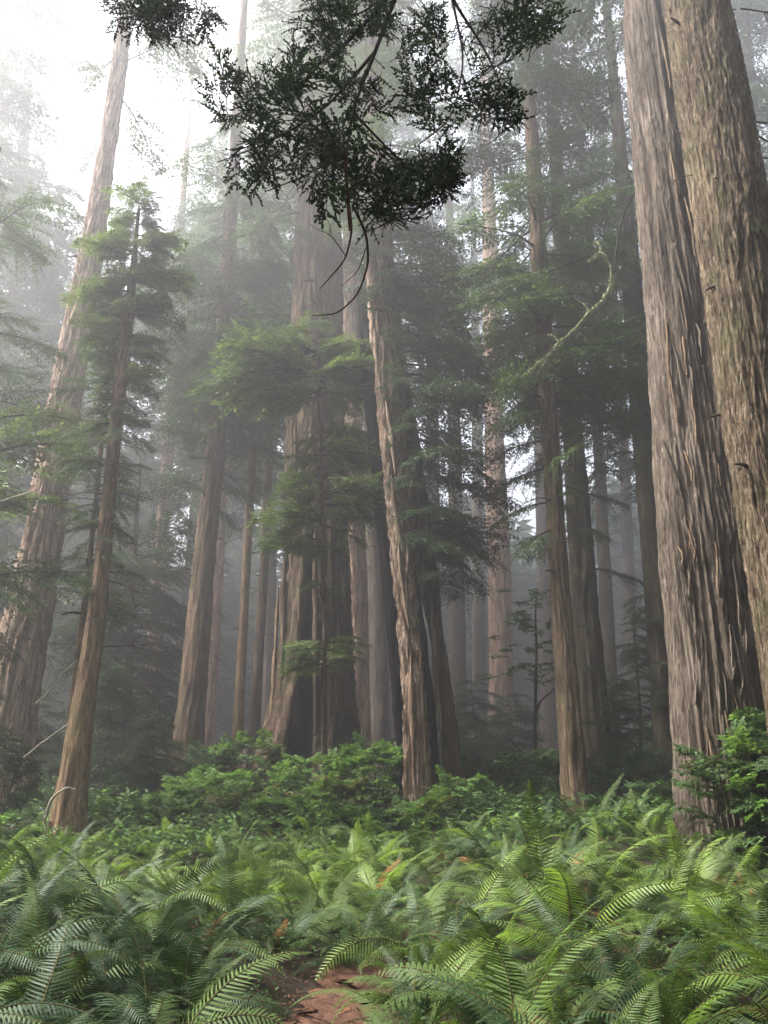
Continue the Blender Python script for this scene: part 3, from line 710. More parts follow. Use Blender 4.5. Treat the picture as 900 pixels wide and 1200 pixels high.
# --- huge right-hand pair
big, btr = tree('giant_redwood', 'huge grey redwood with deep stringy bark, fully visible at the right', 'tree', 13.0,
     [(945, 795, 905), (850, 793, 893), (750, 788, 886), (600, 772, 874), (450, 765, 862), (300, 754, 845), (150, 743, 835), (0, 732, 822)], 30, 'bark_grey',
     [(-700, -150, 3.2, 3.2, 30, 'dark', 10)], seed=18, seg=300, dz=.05, ridge=.062, freq=7.5, flare=.12, flare_h=.8, twist=.09, lumps=.05, zfreq=.045, burn=False,
     cav=[(4.62, zpx(450, 13), zpx(385, 13), .10, .16), (5.2, zpx(800, 13), zpx(560, 13), .10, .14), (4.9, zpx(770, 13), zpx(650, 13), .05, .12)])
near, ntr = tree('cedar_tree', 'nearest trunk at the right edge, olive brown bark with pale flecks', 'tree', 9.0,
     [(1000, 925, 1010), (700, 885, 965), (500, 851, 930), (300, 825, 905), (150, 802, 880), (0, 782, 850)], 24, 'bark_olive',
     [(-600, -250, 2.6, 2.6, 34, 'dark', 10), (0, 640, .5, .35, 16, 'stub', 0), (0, 350, .16, .16, 34, 'stub', 0)], seed=19, seg=200, dz=.04, ridge=.03, freq=11, flare=.2, lumps=.03, zfreq=.13)
rs_ = np.random.default_rng(461)
for i in range(80):
    py = rs_.uniform(20, 930); fx = rs_.uniform(.06, .94)
    R_ = [945, 850, 750, 600, 450, 300, 150, 0]
    l_ = np.interp(-py, [-q for q in R_], [795, 793, 788, 772, 765, 754, 743, 732]); r_ = np.interp(-py, [-q for q in R_], [905, 893, 886, 874, 862, 845, 835, 822])
    px = l_ + (r_ - l_) * fx; hl = rs_.uniform(12, 42); lean = rs_.normal(.12, .05) * hl
    place_strip(big, btr, 13.0, px + lean, py + hl, px - lean, py - hl, rs_.uniform(1.6, 4), ['bark_grey', 'bark_grey', 'bark_tan', 'bark_brown'][i % 4], seed=460 + i)
# knot with broken limb on the huge grey trunk
kn = MB(); u = np.linspace(0, 1, 9)
kp = np.stack([.10 * np.sin(u * 2.5), -.16 * np.sin(u * 3), -.38 + .6 * u], -1)
kn.tube(kp, .11 * np.sin(np.pi * np.clip(u, .08, .9)) * (1 + .25 * np.sin(u * 17)), 9)
k_o = link('knot', kn.mesh('knot', [M['bark_dark']], True), big)
kpos = at(806, 385, 13.0); k_o.location = Vector((kpos[0], 13.0 - float(btr[3](kpos[2])) * .93, kpos[2])) - big.location
# side limbs leaving the frame behind the nearest trunk
for (px, py, az, L, tl) in [(868, 10, -1.3, 1.2, 10), (885, 143, -1.45, 1.2, 0), (890, 160, -1.2, 1.2, -20), (888, 185, -1.5, 1.0, 0)]:
    p = at(px, py, 9.2); put('dead_branch', DEAD[int(px) % 4], near, Vector(p) - near.location, az, math.radians(tl), 0, L / 1.6)
p = at(893, 280, 8.7); put('moss_clump', F['mid'][0], near, Vector(p) - near.location, 1.2, .2, 0, .22)
put('moss_clump', F['mid'][1], near, Vector(at(897, 268, 8.7)) - near.location, 2.0, -.3, 0, .2)
for (px, py, az, L) in [(812, 205, 1.3, .30), (822, 257, 1.5, .22), (787, 12, 1.5, .16), (792, 36, 1.5, .14)]:
    p = at(px, py, 8.8); put('dead_branch', DEAD[int(px) % 4], near, Vector(p) - near.location, az, 0, 0, L / 1.6 * 1.6)

# mossy branch reaching left from the dark cloaked tree
def curve_mesh(name, px, Y, radpx, mat, k=6, seed=1, fuzz=0, base=None, lump=0.0):
    pts = np.array([at(a, b, c) for a, b, c in px]); n = len(pts)
    t = np.linspace(0, n - 1, n * 7); 
    P = np.stack([np.interp(t, np.arange(n), pts[:, c]) for c in range(3)], -1)
    for _ in range(8): P[1:-1] = (P[:-2] + 2 * P[1:-1] + P[2:]) / 4
    r = np.random.default_rng(seed); rr = np.interp(t, np.arange(n), radpx) / FPX * np.mean([c for _, _, c in px]) * 1.05
    if lump: rr = rr * (1 + lump * r.normal(size=len(rr)).clip(-1.2, 1.6))
    P = P + r.normal(0, .15, P.shape) * rr[:, None]
    b = P[0] if base is None else np.asarray(base)
    mb = MB(); mb.tube(P - b, rr, k)
    if fuzz:
        i = r.integers(0, len(P), fuzz); d = norm(r.normal(0, 1, (fuzz, 3)) + [0, 0, -.9])
        mb.blades(P[i] - b + d * rr[i][:, None] * .5, d, norm(np.cross(d, r.normal(size=(fuzz, 3)))), r.uniform(.03, .12, fuzz), .012)
    return mb, b
mb_, b_ = curve_mesh('mossy', [(719, 322, 15), (716, 336, 15), (706, 352, 15), (690, 366, 15), (672, 387, 15), (655, 401, 15), (640, 418, 15), (612, 440, 15)], 15, [.8, 1.3, 2.0, 1.3, 1.6, 1.1, 1.0, .5], 'lichen', fuzz=1500, seed=5, lump=.5)
mo = link('lichen_branch', mb_.mesh('lichen_branch', [M['lichen']], True)); mo.location = b_
tag(mo, 'crooked dead branch thick with pale green lichen, hanging left of the huge grey trunk', 'branch')
mb_, _ = curve_mesh('mossy2', [(716, 345, 15), (717, 312, 15), (704, 294, 15), (690, 305, 15)], 15, [1.0, 1.2, 1.5, .6], 'lichen', fuzz=420, seed=6, lump=.3, base=b_)
link('side_branch', mb_.mesh('side_branch', [M['lichen']], True), mo)

mb_, _ = curve_mesh('mossy3', [(762, 205, 13.4), (742, 228, 14), (730, 250, 14.6), (722, 290, 15), (719, 325, 15)], 15, [2.2, 1.6, 1.3, 1.1, 1.0], 'twig', seed=8, base=b_)
link('dark_stem', mb_.mesh('dark_stem', [M['twig']], True), mo)
for q_, (pa, pb) in enumerate([((690, 366), (676, 352)), ((655, 401), (640, 392)), ((672, 387), (690, 402)), ((640, 418), (632, 436)), ((706, 352), (728, 366)), ((717, 330), (732, 338)), ((704, 294), (696, 282))]):
    mb_, _ = curve_mesh('m', [(*pa, 15), ((pa[0] + pb[0]) / 2 + 2, (pa[1] + pb[1]) / 2 - 3, 15.05), (*pb, 15.1)], 15, [1.0, .7, .3], 'lichen', fuzz=60, seed=20 + q_, base=b_)
    link('twig', mb_.mesh('twig', [M['lichen']]), mo)

# --- trees in the fog behind
far_specs = [
    (185, 45, [(850, 164, 184), (640, 181, 197), (500, 193, 206), (300, 205, 214)], 60, 'bark_redwood', [(270, 420, 3.2, 3.2, 20, 'far', 8), (420, 640, 2.4, 2.4, 14, 'far', 10)], 'pale foggy trunk alone in the gap behind the slim tan tree'),
    (20, 40, [(880, -35, -8), (500, 0, 18), (200, 20, 33), (0, 34, 42)], 60, 'bark_dark', [(-100, 200, 3.0, 2.0, 40, 'far', 10), (200, 560, 3.6, 3.8, 70, 'far', 10), (560, 760, 3, 3, 20, 'far', 10)], 'hazy conifer with drooping boughs at the top left corner'),
    (300, 52, [(850, 300, 322), (400, 312, 326), (0, 322, 330)], 66, 'bark_grey', [(-60, 200, 4.0, 4.2, 40, 'farmid', 8), (200, 560, 4.0, 3.6, 46, 'far', 8)], 'pale hazy conifer filling the top behind the giant tree'),
    (240, 60, [(850, 200, 222), (300, 250, 262), (0, 265, 272)], 74, 'bark_grey', [(-20, 120, 2.6, 3.6, 10, 'farmid', 8), (285, 620, 4.4, 4.8, 50, 'far', 8)], 'faint conifer left of the hollow giant, seen through fog'),
    (110, 58, [(850, 110, 128), (500, 128, 140), (300, 140, 148)], 50, 'bark_grey', [(330, 760, 4.6, 4.6, 64, 'far', 8)], 'faint bushy conifer between the two leftmost trunks'),
    (535, 50, [(850, 527, 548), (600, 526, 542), (300, 522, 534)], 60, 'bark_dark', [(60, 300, 3.0, 3.0, 12, 'far', 8), (300, 450, 3.0, 3.2, 16, 'far', 8)], 'dim trunk in fog right of the split redwood'),
    (508, 62, [(850, 500, 518), (500, 500, 514)], 70, 'bark_dark', [(0, 440, 3.4, 3.4, 20, 'far', 8)], 'faintest trunk immediately right of the split redwood'),
    (560, 66, [(850, 553, 570), (500, 553, 566)], 74, 'bark_dark', [(240, 420, 3.0, 3.0, 14, 'far', 8)], 'faint dark trunk behind the small dark sapling'),
    (705, 40, [(850, 708, 726), (600, 698, 712), (300, 685, 696)], 54, 'bark_dark', [(120, 300, 2.6, 2.6, 14, 'far', 8), (300, 560, 3.0, 2.8, 24, 'far', 8)], 'hazy trunk right of the broad dark trunk'),
    (738, 56, [(850, 738, 752), (500, 724, 736)], 66, 'bark_grey', [(180, 600, 3.4, 3.4, 30, 'far', 8)], 'thin pale trunk far back between the dark trunks'),
    (640, 58, [(850, 634, 652), (500, 626, 640)], 70, 'bark_grey', [(260, 430, 3.4, 3.4, 16, 'far', 8)], 'faint conifer hidden behind the slender tan trunk'),
    (860, 34, [(850, 905, 925), (300, 880, 895), (0, 868, 878)], 52, 'bark_dark', [(-100, 400, 3.6, 3.8, 50, 'far', 8)], 'hazy conifer showing beyond the nearest trunk at the top right'),
    (30, 62, [(850, 20, 40), (400, 50, 62)], 70, 'bark_dark', [(330, 800, 4.8, 4.8, 60, 'far', 8)], 'faint conifer low in the fog behind the big leaning redwood'),
    (150, 30, [(900, 140, 152), (700, 150, 158)], 14, 'bark_dark', [(640, 900, 2.6, 2.6, 60, 'dark', 5)], 'low dark conifer behind the slim tan trunk'),
    (790, 48, [(850, 790, 806), (300, 760, 772)], 62, 'bark_dark', [(150, 500, 3.4, 3.4, 26, 'far', 8)], 'faint conifer beyond the trunk cloaked in low growth'),
    (440, 58, [(850, 442, 462), (300, 440, 454)], 72, 'bark_grey', [(-20, 480, 4.2, 4.2, 40, 'far', 8)], 'faint conifer top behind the split redwood and giant'),
    (-60, 30, [(900, -150, -120), (300, -60, -42)], 44, 'bark_dark', [(-100, 420, 1.0, 3.2, 50, 'far', 8), (420, 800, 1.0, 3.2, 26, 'dark', 8)], 'dark conifer leaning in from beyond the left edge'),
]
for i, (x_, Y_, rows, H_, mt, segs, lb) in enumerate(far_specs):
    tree('conifer_tree' if 'conifer' in lb else 'redwood_tree', lb, 'tree', float(Y_), rows, H_, mt, segs, seed=40 + i, seg=20, dz=.8, ridge=.05, fine=False)

# low dark saplings filling the middle distance
sap = []
def sapling(px, py_top, Y, reach, fam, label, name='conifer_sapling', cnt=34, seed=0):
    g = at(px, 900, Y)[0]; z0 = float(gz(g, Y)); pt = at(px, py_top, Y)
    root = link(name, None); root.location = (g, Y, z0)
    tag(root, label, 'sapling')
    mb = MB(); u = np.linspace(0, 1, 8)[:, None]; h = pt[2] - z0
    mb.tube(np.array([pt[0] - g, 0, h]) * u + np.array([.1, 0, 0]) * np.sin(u * 5) - np.array([0, 0, .2]) * (1 - u), (.05 * (1 - .85 * u[:, 0])) * max(h / 4, .7), 7)
    link('trunk', mb.mesh('trunk', [M['bark_dark']], True), root)
    r = np.random.default_rng(seed)
    for i in range(cnt):
        t = .12 + .86 * (i + r.random()) / cnt; az = i * 2.4 + r.normal(0, .3); L = reach * (1.08 - .75 * t) * r.uniform(.7, 1.2)
        put('branch', F[fam][r.integers(len(F[fam]))], root, ((pt[0] - g) * t, 0, h * t), az, r.normal(-.05, .15), r.normal(0, .2), L / 2)
sapling(745, 700, 27, 1.7, 'dark', 'dark young conifer between the broad trunk and the cloaked trunk', seed=1, cnt=44)
sapling(720, 790, 22, 1.3, 'dark', 'short dark young conifer right of the slender tan trunk', seed=2)
sapling(555, 790, 33, 2.2, 'dark', 'wide dark young conifer low behind the split redwood', seed=3)
sapling(505, 800, 36, 2.2, 'far', 'dim young conifer low in fog right of the split redwood', seed=4)
sapling(130, 760, 24, 1.8, 'dark', 'dark young conifer right of the slim tan trunk base', seed=5, cnt=44)
sapling(45, 800, 26, 1.9, 'dark', 'dark young conifer between the two left trunks', seed=6, cnt=44)
sapling(180, 830, 22, 1.5, 'dark', 'short dark young conifer beside the brown furrowed trunk', seed=7)
sapling(600, 810, 38, 2.4, 'far', 'dim wide young conifer under the pale foggy trunk', seed=8)
sapling(690, 770, 34, 1.8, 'far', 'dim young conifer hidden behind the broad dark trunk', seed=9)
sapling(250, 880, 23, 1.2, 'dark', 'low dark young conifer at the foot of the brown trunk', seed=10)

# ------------------------------------------------------------------ leafy sprays for shrubs
def spray_mesh(seed, leaf=.078, n=9, L=.42, mats=('twig', 'leaf_bright'), levels=3, wid=.62):
    """a shrub twig carrying flat layers of ovate leaves"""
    r = np.random.default_rng(seed); mb = MB()
    u = np.linspace(0, 1, 6)
    stem = np.stack([.05 * np.sin(u * 4 + seed), L * u, .12 * L * np.sin(u * 2.4)], -1)
    mb.tube(stem, .005 * (1 - .7 * u) + .001, 3)
    tw = [(stem, 1.0)]
    for s_ in (-1, 1):
        for t in (.25, .45, .65, .82)[:levels + 1]:
            p = np.array([np.interp(t, u, stem[:, c]) for c in range(3)])
            a = r.uniform(.6, 1.1); d = np.array([s_ * math.sin(a), math.cos(a), r.normal(.05, .2)]); l = L * r.uniform(.3, .55) * (1.1 - .5 * t)
            pts = p + d * (np.linspace(0, 1, 6) * l)[:, None] - np.array([0, 0, .12 * l]) * (np.linspace(0, 1, 6) ** 2)[:, None]
            mb.tube(pts, .002, 3); tw.append((pts, .85))
    for pts, sc in tw:
        for k_ in range(n):
            t = (k_ + .6) / n; p = np.array([np.interp(t, np.linspace(0, 1, len(pts)), pts[:, c]) for c in range(3)])
            tg = norm(pts[-1] - pts[0]); sd = norm(np.cross(tg, [0, 0, 1.])) * (1 if k_ % 2 else -1)
            d = norm(sd * .9 + tg * .6 + np.array([0, 0, r.normal(-.1, .25)])); nn = norm(np.array([r.normal(0, .3), r.normal(0, .3), 1.]))
            sv = norm(np.cross(d, nn)); l = leaf * r.uniform(.7, 1.25) * sc; w = l * wid
            V = [p, p + d * l * .35 + sv * w * .5 + nn * l * .06, p + d * l * .75 + sv * w * .36 + nn * l * .03, p + d * l - nn * l * .12, p + d * l * .75 - sv * w * .36 + nn * l * .03, p + d * l * .35 - sv * w * .5 + nn * l * .06, p + d * l * .5 - nn * l * .03]
            mb.add(V, t=[[0, 1, 6], [1, 2, 6], [2, 3, 6], [3, 4, 6], [4, 5, 6], [5, 0, 6]], m=1)
    return mb.mesh('leaf_spray', [M[m] for m in mats])
SP = {
    'bright': [spray_mesh(500 + i) for i in range(5)],
    'dark': [spray_mesh(520 + i, mats=('twig', 'leaf_dark'), leaf=.06) for i in range(5)],
    'olive': [spray_mesh(540 + i, mats=('twig', 'leaf_olive')) for i in range(3)],
    'broad': [spray_mesh(560 + i, mats=('twig', 'leaf_bright'), leaf=.10, n=6, wid=.42) for i in range(4)],
}
def shrub(px, py_top, Y, w, fams, label, cnt=90, group=None, seed=0, d=None, name='shrub'):
    """a shrub on the ground at depth Y whose top reaches photo row py_top; w: half width in metres"""
    r = np.random.default_rng(seed + 700)
    pt = at(px, py_top, Y); x = pt[0]; z0 = float(gz(x, Y)); h = max(pt[2] - z0, .5); d = d or w * .8
    root = link(name, None); root.location = (x, Y, z0); tag(root, label, 'shrub', group)
    mb = MB()
    for k_ in range(9):
        a = r.uniform(0, 6.28); rr = r.uniform(.3, .9); u = np.linspace(0, 1, 6)[:, None]
        e = np.array([math.cos(a) * w * rr * .8, math.sin(a) * d * rr * .8, h * r.uniform(.6, .95)])
        mb.tube(np.array([r.normal(0, .05), r.normal(0, .05), -.1]) + e * u ** np.array([1.5, 1.5, 1.]), .012 * (1 - .7 * u[:, 0]) + .003, 5)
    link('stem', mb.mesh('stem', [M['twig']]), root).name = 'stems'
    for i in range(cnt):
        a = r.uniform(0, 6.28); b = r.uniform(.02, 1) ** .6; rr = math.sqrt(max(0, 1 - (b * 1.02 - .05) ** 2)) * r.uniform(.55, 1.03)
        pos = (math.cos(a) * w * rr * .8, math.sin(a) * d * rr * .8, h * (b * .95) - .05)
        bump = 1 + .3 * float(noise(np.array([pos[0] * 1.6 + seed, pos[1] * 1.6, pos[2]])))
        pos = (pos[0] * bump, pos[1] * bump, pos[2] * (0.9 + .1 * bump))
        fam = fams[r.integers(len(fams))]
        put('leaf_spray', SP[fam][r.integers(len(SP[fam]))], root, pos, a - math.pi / 2 + r.normal(0, .5), r.normal(.15, .3), r.normal(0, .3), r.uniform(.8, 1.35) * (1.0 if h > 1 else .8))
    return root
sh = [
 (255, 905, 19.5, 1.25, ['bright'], 'rounded bright green shrub in front of the brown furrowed trunk', 99),
 (228, 915, 18.5, .8, ['bright', 'broad'], 'low leafy bright shrub left of the rounded one, under the brown trunk', 59),
 (290, 868, 23.0, 1.3, ['dark', 'bright'], 'tall dim green shrub at the left foot of the giant', 99),
 (250, 872, 24.0, 1.0, ['dark'], 'dark shrub between the brown trunk and the giant', 90),
 (300, 940, 17.5, .9, ['olive', 'dark'], 'olive and yellowing shrub below the giant, left of centre', 100),
 (365, 885, 19.8, 1.0, ['broad', 'bright'], 'bright broad-leaved shrub at the right foot of the giant', 85),
 (400, 915, 18.6, .75, ['olive', 'bright'], 'brownish thin shrub in the middle between two bright ones', 80),
 (440, 876, 19.5, 1.15, ['bright', 'broad'], 'tall bright shrub just left of the split redwood', 99),
 (435, 950, 16.2, 1.0, ['bright', 'dark'], 'low glossy shrub in front of the tall bright shrub', 110),
 (380, 955, 16.0, .9, ['dark', 'bright'], 'low dark glossy shrub under the bright broad-leaved shrub', 100),
 (330, 958, 16.4, .8, ['bright'], 'low light green shrub below the olive shrub', 90),
 (538, 905, 18.2, .55, ['broad', 'bright'], 'small bright shrub against the right side of the split redwood', 50),
 (500, 950, 17.0, .7, ['bright', 'olive'], 'low shrub at the foot of the split redwood', 80),
 (575, 890, 20.5, 1.3, ['dark'], 'dark shrub right of the split redwood', 130),
 (620, 880, 21.5, 1.2, ['dark', 'bright'], 'dim green shrub left of the slender tan trunk', 120),
 (560, 935, 17.0, .9, ['dark'], 'low dark shrub behind the light green ferns in the centre', 90),
 (625, 935, 17.0, .7, ['dark'], 'low dark shrub left of the slender trunk base', 70),
 (735, 885, 20.0, 1.1, ['dark'], 'dark shrub between the slender trunk and the huge grey trunk', 110),
 (770, 915, 17.0, .8, ['dark'], 'low dark shrub at the left foot of the huge grey trunk', 80),
 (715, 930, 17.5, .6, ['dark'], 'very dark low shrub right of the slender trunk base', 50),
 (900, 862, 11.3, .50, ['dark', 'dark', 'bright'], 'glossy dark shrub covering the foot of the huge grey trunk', 100),
 (842, 870, 11.6, .35, ['dark'], 'sparse dark shrub on the left of the glossy one by the grey trunk', 46),
 (905, 830, 11.8, .5, ['dark', 'bright'], 'tall leafy shrub at the right edge under the nearest trunk', 80),
 (10, 880, 17.0, .55, ['dark'], 'dark leafy shrub at the foot of the big leaning redwood', 70),
 (20, 955, 15.0, .8, ['dark', 'bright'], 'low leafy shrub at the left edge behind the ferns', 80),
 (140, 950, 17.5, .9, ['dark', 'bright'], 'low shrub just right of the slim tan trunk', 90),
 (190, 960, 16.5, .6, ['dark', 'bright'], 'low patchy shrub behind the ferns left of centre', 60),
 (60, 930, 20.0, 1.1, ['dark'], 'dim shrub between the two left trunks', 90),
 (670, 900, 24.0, 1.6, ['dark'], 'wide dark shrub behind the slender tan trunk', 110),
 (510, 890, 26.0, 1.8, ['dark'], 'dim wide shrub seen past the split redwood', 110),
 (160, 900, 24.0, 1.7, ['dark'], 'dim wide shrub behind the low patchy one', 110),
]
for i, (px, py, Y_, w, fm, lb, c) in enumerate(sh):
    shrub(px, py, Y_, w, fm, lb, c, seed=i)

# small dark broadleaf sapling with curved stem in the fog
sb = link('broadleaf_sapling', None); sbY = 22.0; bx = at(627, 900, sbY)[0]; sb.location = (bx, sbY, float(gz(bx, sbY)))
tag(sb, 'small dark sapling with a curved side stem, left of the slender tan trunk', 'sapling')
SBL = np.array(sb.location)
def px_tube(mb, pts, Y, r0, r1, k=6):
    P = np.array([at(a, b, Y) for a, b in pts]); n = len(P); t = np.linspace(0, n - 1, n * 4)
    Q = np.stack([np.interp(t, np.arange(n), P[:, c]) for c in range(3)], -1)
    for _ in range(3): Q[1:-1] = (Q[:-2] + 2 * Q[1:-1] + Q[2:]) / 4
    mb.tube(Q - SBL, np.linspace(r0, r1, len(Q)), k)
mb = MB(); px_tube(mb, [(626, 930), (627, 830), (629, 760), (627, 715), (630, 690)], sbY, .055, .015); link('trunk', mb.mesh('trunk', [M['bark_dark']], True), sb)
mb = MB(); px_tube(mb, [(626, 842), (632, 822), (645, 812), (656, 800)], sbY, .035, .012); link('side_stem', mb.mesh('side_stem', [M['bark_dark']], True), sb)
mb = MB(); px_tube(mb, [(626, 888), (612, 882), (598, 868)], sbY, .03, .012); link('side_stem', mb.mesh('side_stem', [M['bark_dark']], True), sb)
r = np.random.default_rng(88)
for i in range(64):
    p = at(r.normal(628, 20), r.uniform(690, 800), sbY) - SBL; p[1] += r.normal(0, .5)
    put('leaf_spray', SP['dark'][r.integers(5)], sb, p, r.uniform(0, 6.28), r.normal(0, .2), 0, r.uniform(.9, 1.5))

# small-leaved ground cover between the ferns and the trees
mb = MB(); n = 100000
y = 13.2 + 20 * rng.random(n) ** 1.4; x = rng.uniform(-.66, .66, n) * y
P = np.stack([x * .7, y * .7, x * 0], -1); hgt = (.36 + .45 * noise(P) + .3 * noise(P * 3)).clip(.03)
keep = rng.random(n) < np.clip(.55 + noise(P * 2), .1, 1); x, y, hgt = x[keep], y[keep], hgt[keep]; n = len(x)
z = gz(x, y) + hgt * rng.uniform(.3, 1.1, n)
a = rng.uniform(0, 6.28, n); d = norm(np.stack([np.cos(a), np.sin(a), rng.normal(.1, .35, n)], -1)); sv = norm(np.cross(d, np.stack([rng.normal(0, .3, n), rng.normal(0, .3, n), np.ones(n)], -1)))
l_ = rng.uniform(.05, .11, n) * (1 + y / 40)
kk = rng.random(n) < .18
mb.blades(np.stack([x, y, z], -1)[kk], d[kk], sv[kk], l_[kk], l_[kk] * .6, mid=.45)
mb.blades(np.stack([x, y, z], -1)[~kk], d[~kk], sv[~kk], l_[~kk], l_[~kk] * .6, mid=.45, m=1)
n = 60000; y = rng.uniform(4.5, 14, n); x = rng.uniform(-.62, .62, n) * (y + .4); pdn = path_dist(x, y)
kp = (pdn > .34) & (noise(np.stack([x * 1.3, y * 1.3, x * 0], -1)) > -.25); x, y = x[kp], y[kp]; n = len(x)
z = ground_z(x, y) + rng.uniform(.02, .26, n); a = rng.uniform(0, 6.28, n)
d = norm(np.stack([np.cos(a), np.sin(a), rng.normal(.1, .3, n)], -1)); sv = norm(np.cross(d, np.stack([rng.normal(0, .3, n), rng.normal(0, .3, n), np.ones(n)], -1)))
l_ = rng.uniform(.02, .06, n); mb.blades(np.stack([x, y, z], -1), d, sv, l_, l_ * .55, mid=.45, m=1)
tag(link('ground_cover', mb.mesh('ground_cover', [M['leaf_bright'], M['leaf_dark']])), 'low leafy ground cover among the trunks', 'ground cover', kind='stuff')

# ------------------------------------------------------------------ ferns
def frond_mesh(seed, mat, arch=1.0, L=1.0, W=.095, pairs=40, up=1.15, end=-.35, kind='sword', gap=0.0):
    """sword-fern frond: arching midrib from the origin outwards along +Y with paired leaflets"""
    r = np.random.default_rng(seed); mb = MB()
    n = 26; s = np.linspace(0, 1, n)
    ang = up + (end - up) * s ** (1.15) * arch + .05 * np.sin(s * 7 + r.uniform(0, 6))
    dy, dz = np.cos(ang), np.sin(ang)
    sway = .10 * r.normal() * s ** 2 + .02 * np.sin(s * 5 + r.uniform(0, 6))
    P = np.stack([sway, np.concatenate([[0], np.cumsum((dy[1:] + dy[:-1]) / 2)]) / (n - 1), np.concatenate([[0], np.cumsum((dz[1:] + dz[:-1]) / 2)]) / (n - 1)], -1) * L
    mb.tube(P, .0042 * (1 - .8 * s) + .0008, 3, m=1)
    tt = np.linspace(.13, .995, pairs); 
    Q = np.stack([np.interp(tt, s, P[:, c]) for c in range(3)], -1); T = norm(np.stack([np.gradient(Q[:, c]) for c in range(3)], -1))
    X = np.tile([1., 0, 0], (pairs, 1)); N = norm(np.cross(X, T)); X = norm(np.cross(T, N))
    twist = r.normal(0, .25) * tt + r.normal(0, .15)
    X, N = X * np.cos(twist)[:, None] + N * np.sin(twist)[:, None], N * np.cos(twist)[:, None] - X * np.sin(twist)[:, None]
    prof = np.clip((tt - .08) / .2, 0, 1) ** .6 * np.clip((1.02 - tt) / .62, 0, 1) ** .75 + .03
    for sg in (-1, 1):
        ln = W * 1.75 * prof * r.uniform(.88, 1.1, pairs) if kind == 'sword' else W * 1.5 * prof * r.uniform(.85, 1.1, pairs)
        if gap: ln = ln * (r.random(pairs) > gap)
        fw = np.radians(14 + 22 * tt)[:, None]
        dr = r.normal(-.16, .05, (pairs, 1))
        D = norm(X * sg * np.cos(fw) + T * np.sin(fw) + N * dr)
        Sv = norm(T + N * r.normal(.10, .08, (pairs, 1)) * 1)
        w = L * .86 / pairs * (.58 if kind == 'sword' else 1.0)
        if kind == 'sword':
            b = Q; c1 = b + D * ln[:, None] * .12; c2 = b + D * ln[:, None] * .62 - N * ln[:, None] * .02; tip = b + D * ln[:, None] - N * ln[:, None] * .10 + T * ln[:, None] * .06
            V = np.stack([b, c1 + Sv * w * .55, c1 - Sv * w * .45, c2 + Sv * w * .38, c2 - Sv * w * .30, tip], 1).reshape(-1, 3)
            o = np.arange(pairs)[:, None] * 6
            t_ = np.concatenate([o + [0, 2, 1], o + [1, 2, 4], o + [1, 4, 3], o + [3, 4, 5]])
            mb.add(V, t=t_, m=0)
        else:
            m_ = 9; uu = (np.arange(m_) + .5) / m_
            for s2 in (-1, 1):
                b = (Q[:, None] + D[:, None] * (ln[:, None] * uu)[..., None] - N[:, None] * ((uu ** 2) * ln[:, None] * .14)[..., None]).reshape(-1, 3)
                Dr = np.repeat(D, m_, 0); Tr = np.repeat(T, m_, 0)
                d2 = norm(Tr * s2 + Dr * .65 + r.normal(0, .12, b.shape))
                l2 = (.024 * (1.15 - uu) * np.ones((pairs, 1)) * np.clip(ln[:, None] / .1, .2, 1)).reshape(-1) + .002
                mb.blades(b, d2, norm(Dr - d2 * (Dr * d2).sum(-1, keepdims=True)), l2, np.repeat(ln, m_) / m_ * 1.05 + .001, m=0, mid=.4)
    return mb.mesh('frond', [M[mat], M['twig_stem']])
M['twig_stem'] = flat_mat('frond_stem', (0.07, 0.07, 0.025), (0.14, 0.12, 0.05), 12)
SHAPES = [(1.0, 1.25, -.7), (1.0, 1.1, -.9), (1.0, 1.35, -.1), (1.0, 1.0, -.8), (1.0, 1.2, -.3), (1.0, 1.35, -1.1), (1.0, .8, -.7), (1.0, 1.4, .4)]
FR = {}
for key, mat, kind, pairs in (('dark', 'fern_dark', 'sword', 42), ('mid', 'fern_mid', 'sword', 38), ('bright', 'fern_bright', 'sword', 36), ('dead', 'fern_dead', 'sword', 26), ('lady', 'fern_mid', 'lady', 24), ('ladyb', 'fern_bright', 'lady', 24)):
    FR[key] = [frond_mesh(600 + i + len(FR) * 20, mat, a, up=u_, end=e_, kind=kind, pairs=pairs, W=(.080 if kind == 'sword' else .10) * (1.15 if key == 'bright' else 1), gap=.12 if key == 'dead' else .02) for i, (a, u_, e_) in enumerate(SHAPES)]
    for me_ in FR[key]: me_.name = 'frond'

def fern(x, y, h, fam, label, group=None, n=14, seed=0, dead=0, upright=0.0, detail=True, az0=0, spread=2 * math.pi):
    r = np.random.default_rng(seed + 5000)
    z = float(ground_z(np.array(x), np.array(y))) - .02
    root = link('fern', None); root.location = (x, y, z); tag(root, label, 'fern', group)
    for i in range(n):
        az = az0 + spread * (i + r.normal(0, .25)) / n
        f_ = fam if isinstance(fam, str) else fam[r.integers(len(fam))]
        if i < dead: f_ = 'dead'
        m_ = FR[f_][r.integers(len(SHAPES)) if upright == 0 else [2, 4, 7, 0][r.integers(4)]]
        put('frond', m_, root, (math.sin(-az) * .03, math.cos(az) * .03, 0), az, (r.normal(0, .13) if f_ != 'dead' else r.normal(-.38, .15)) + upright * .3, r.normal(0, .25), h * r.uniform(.5, 1.12))
    return root

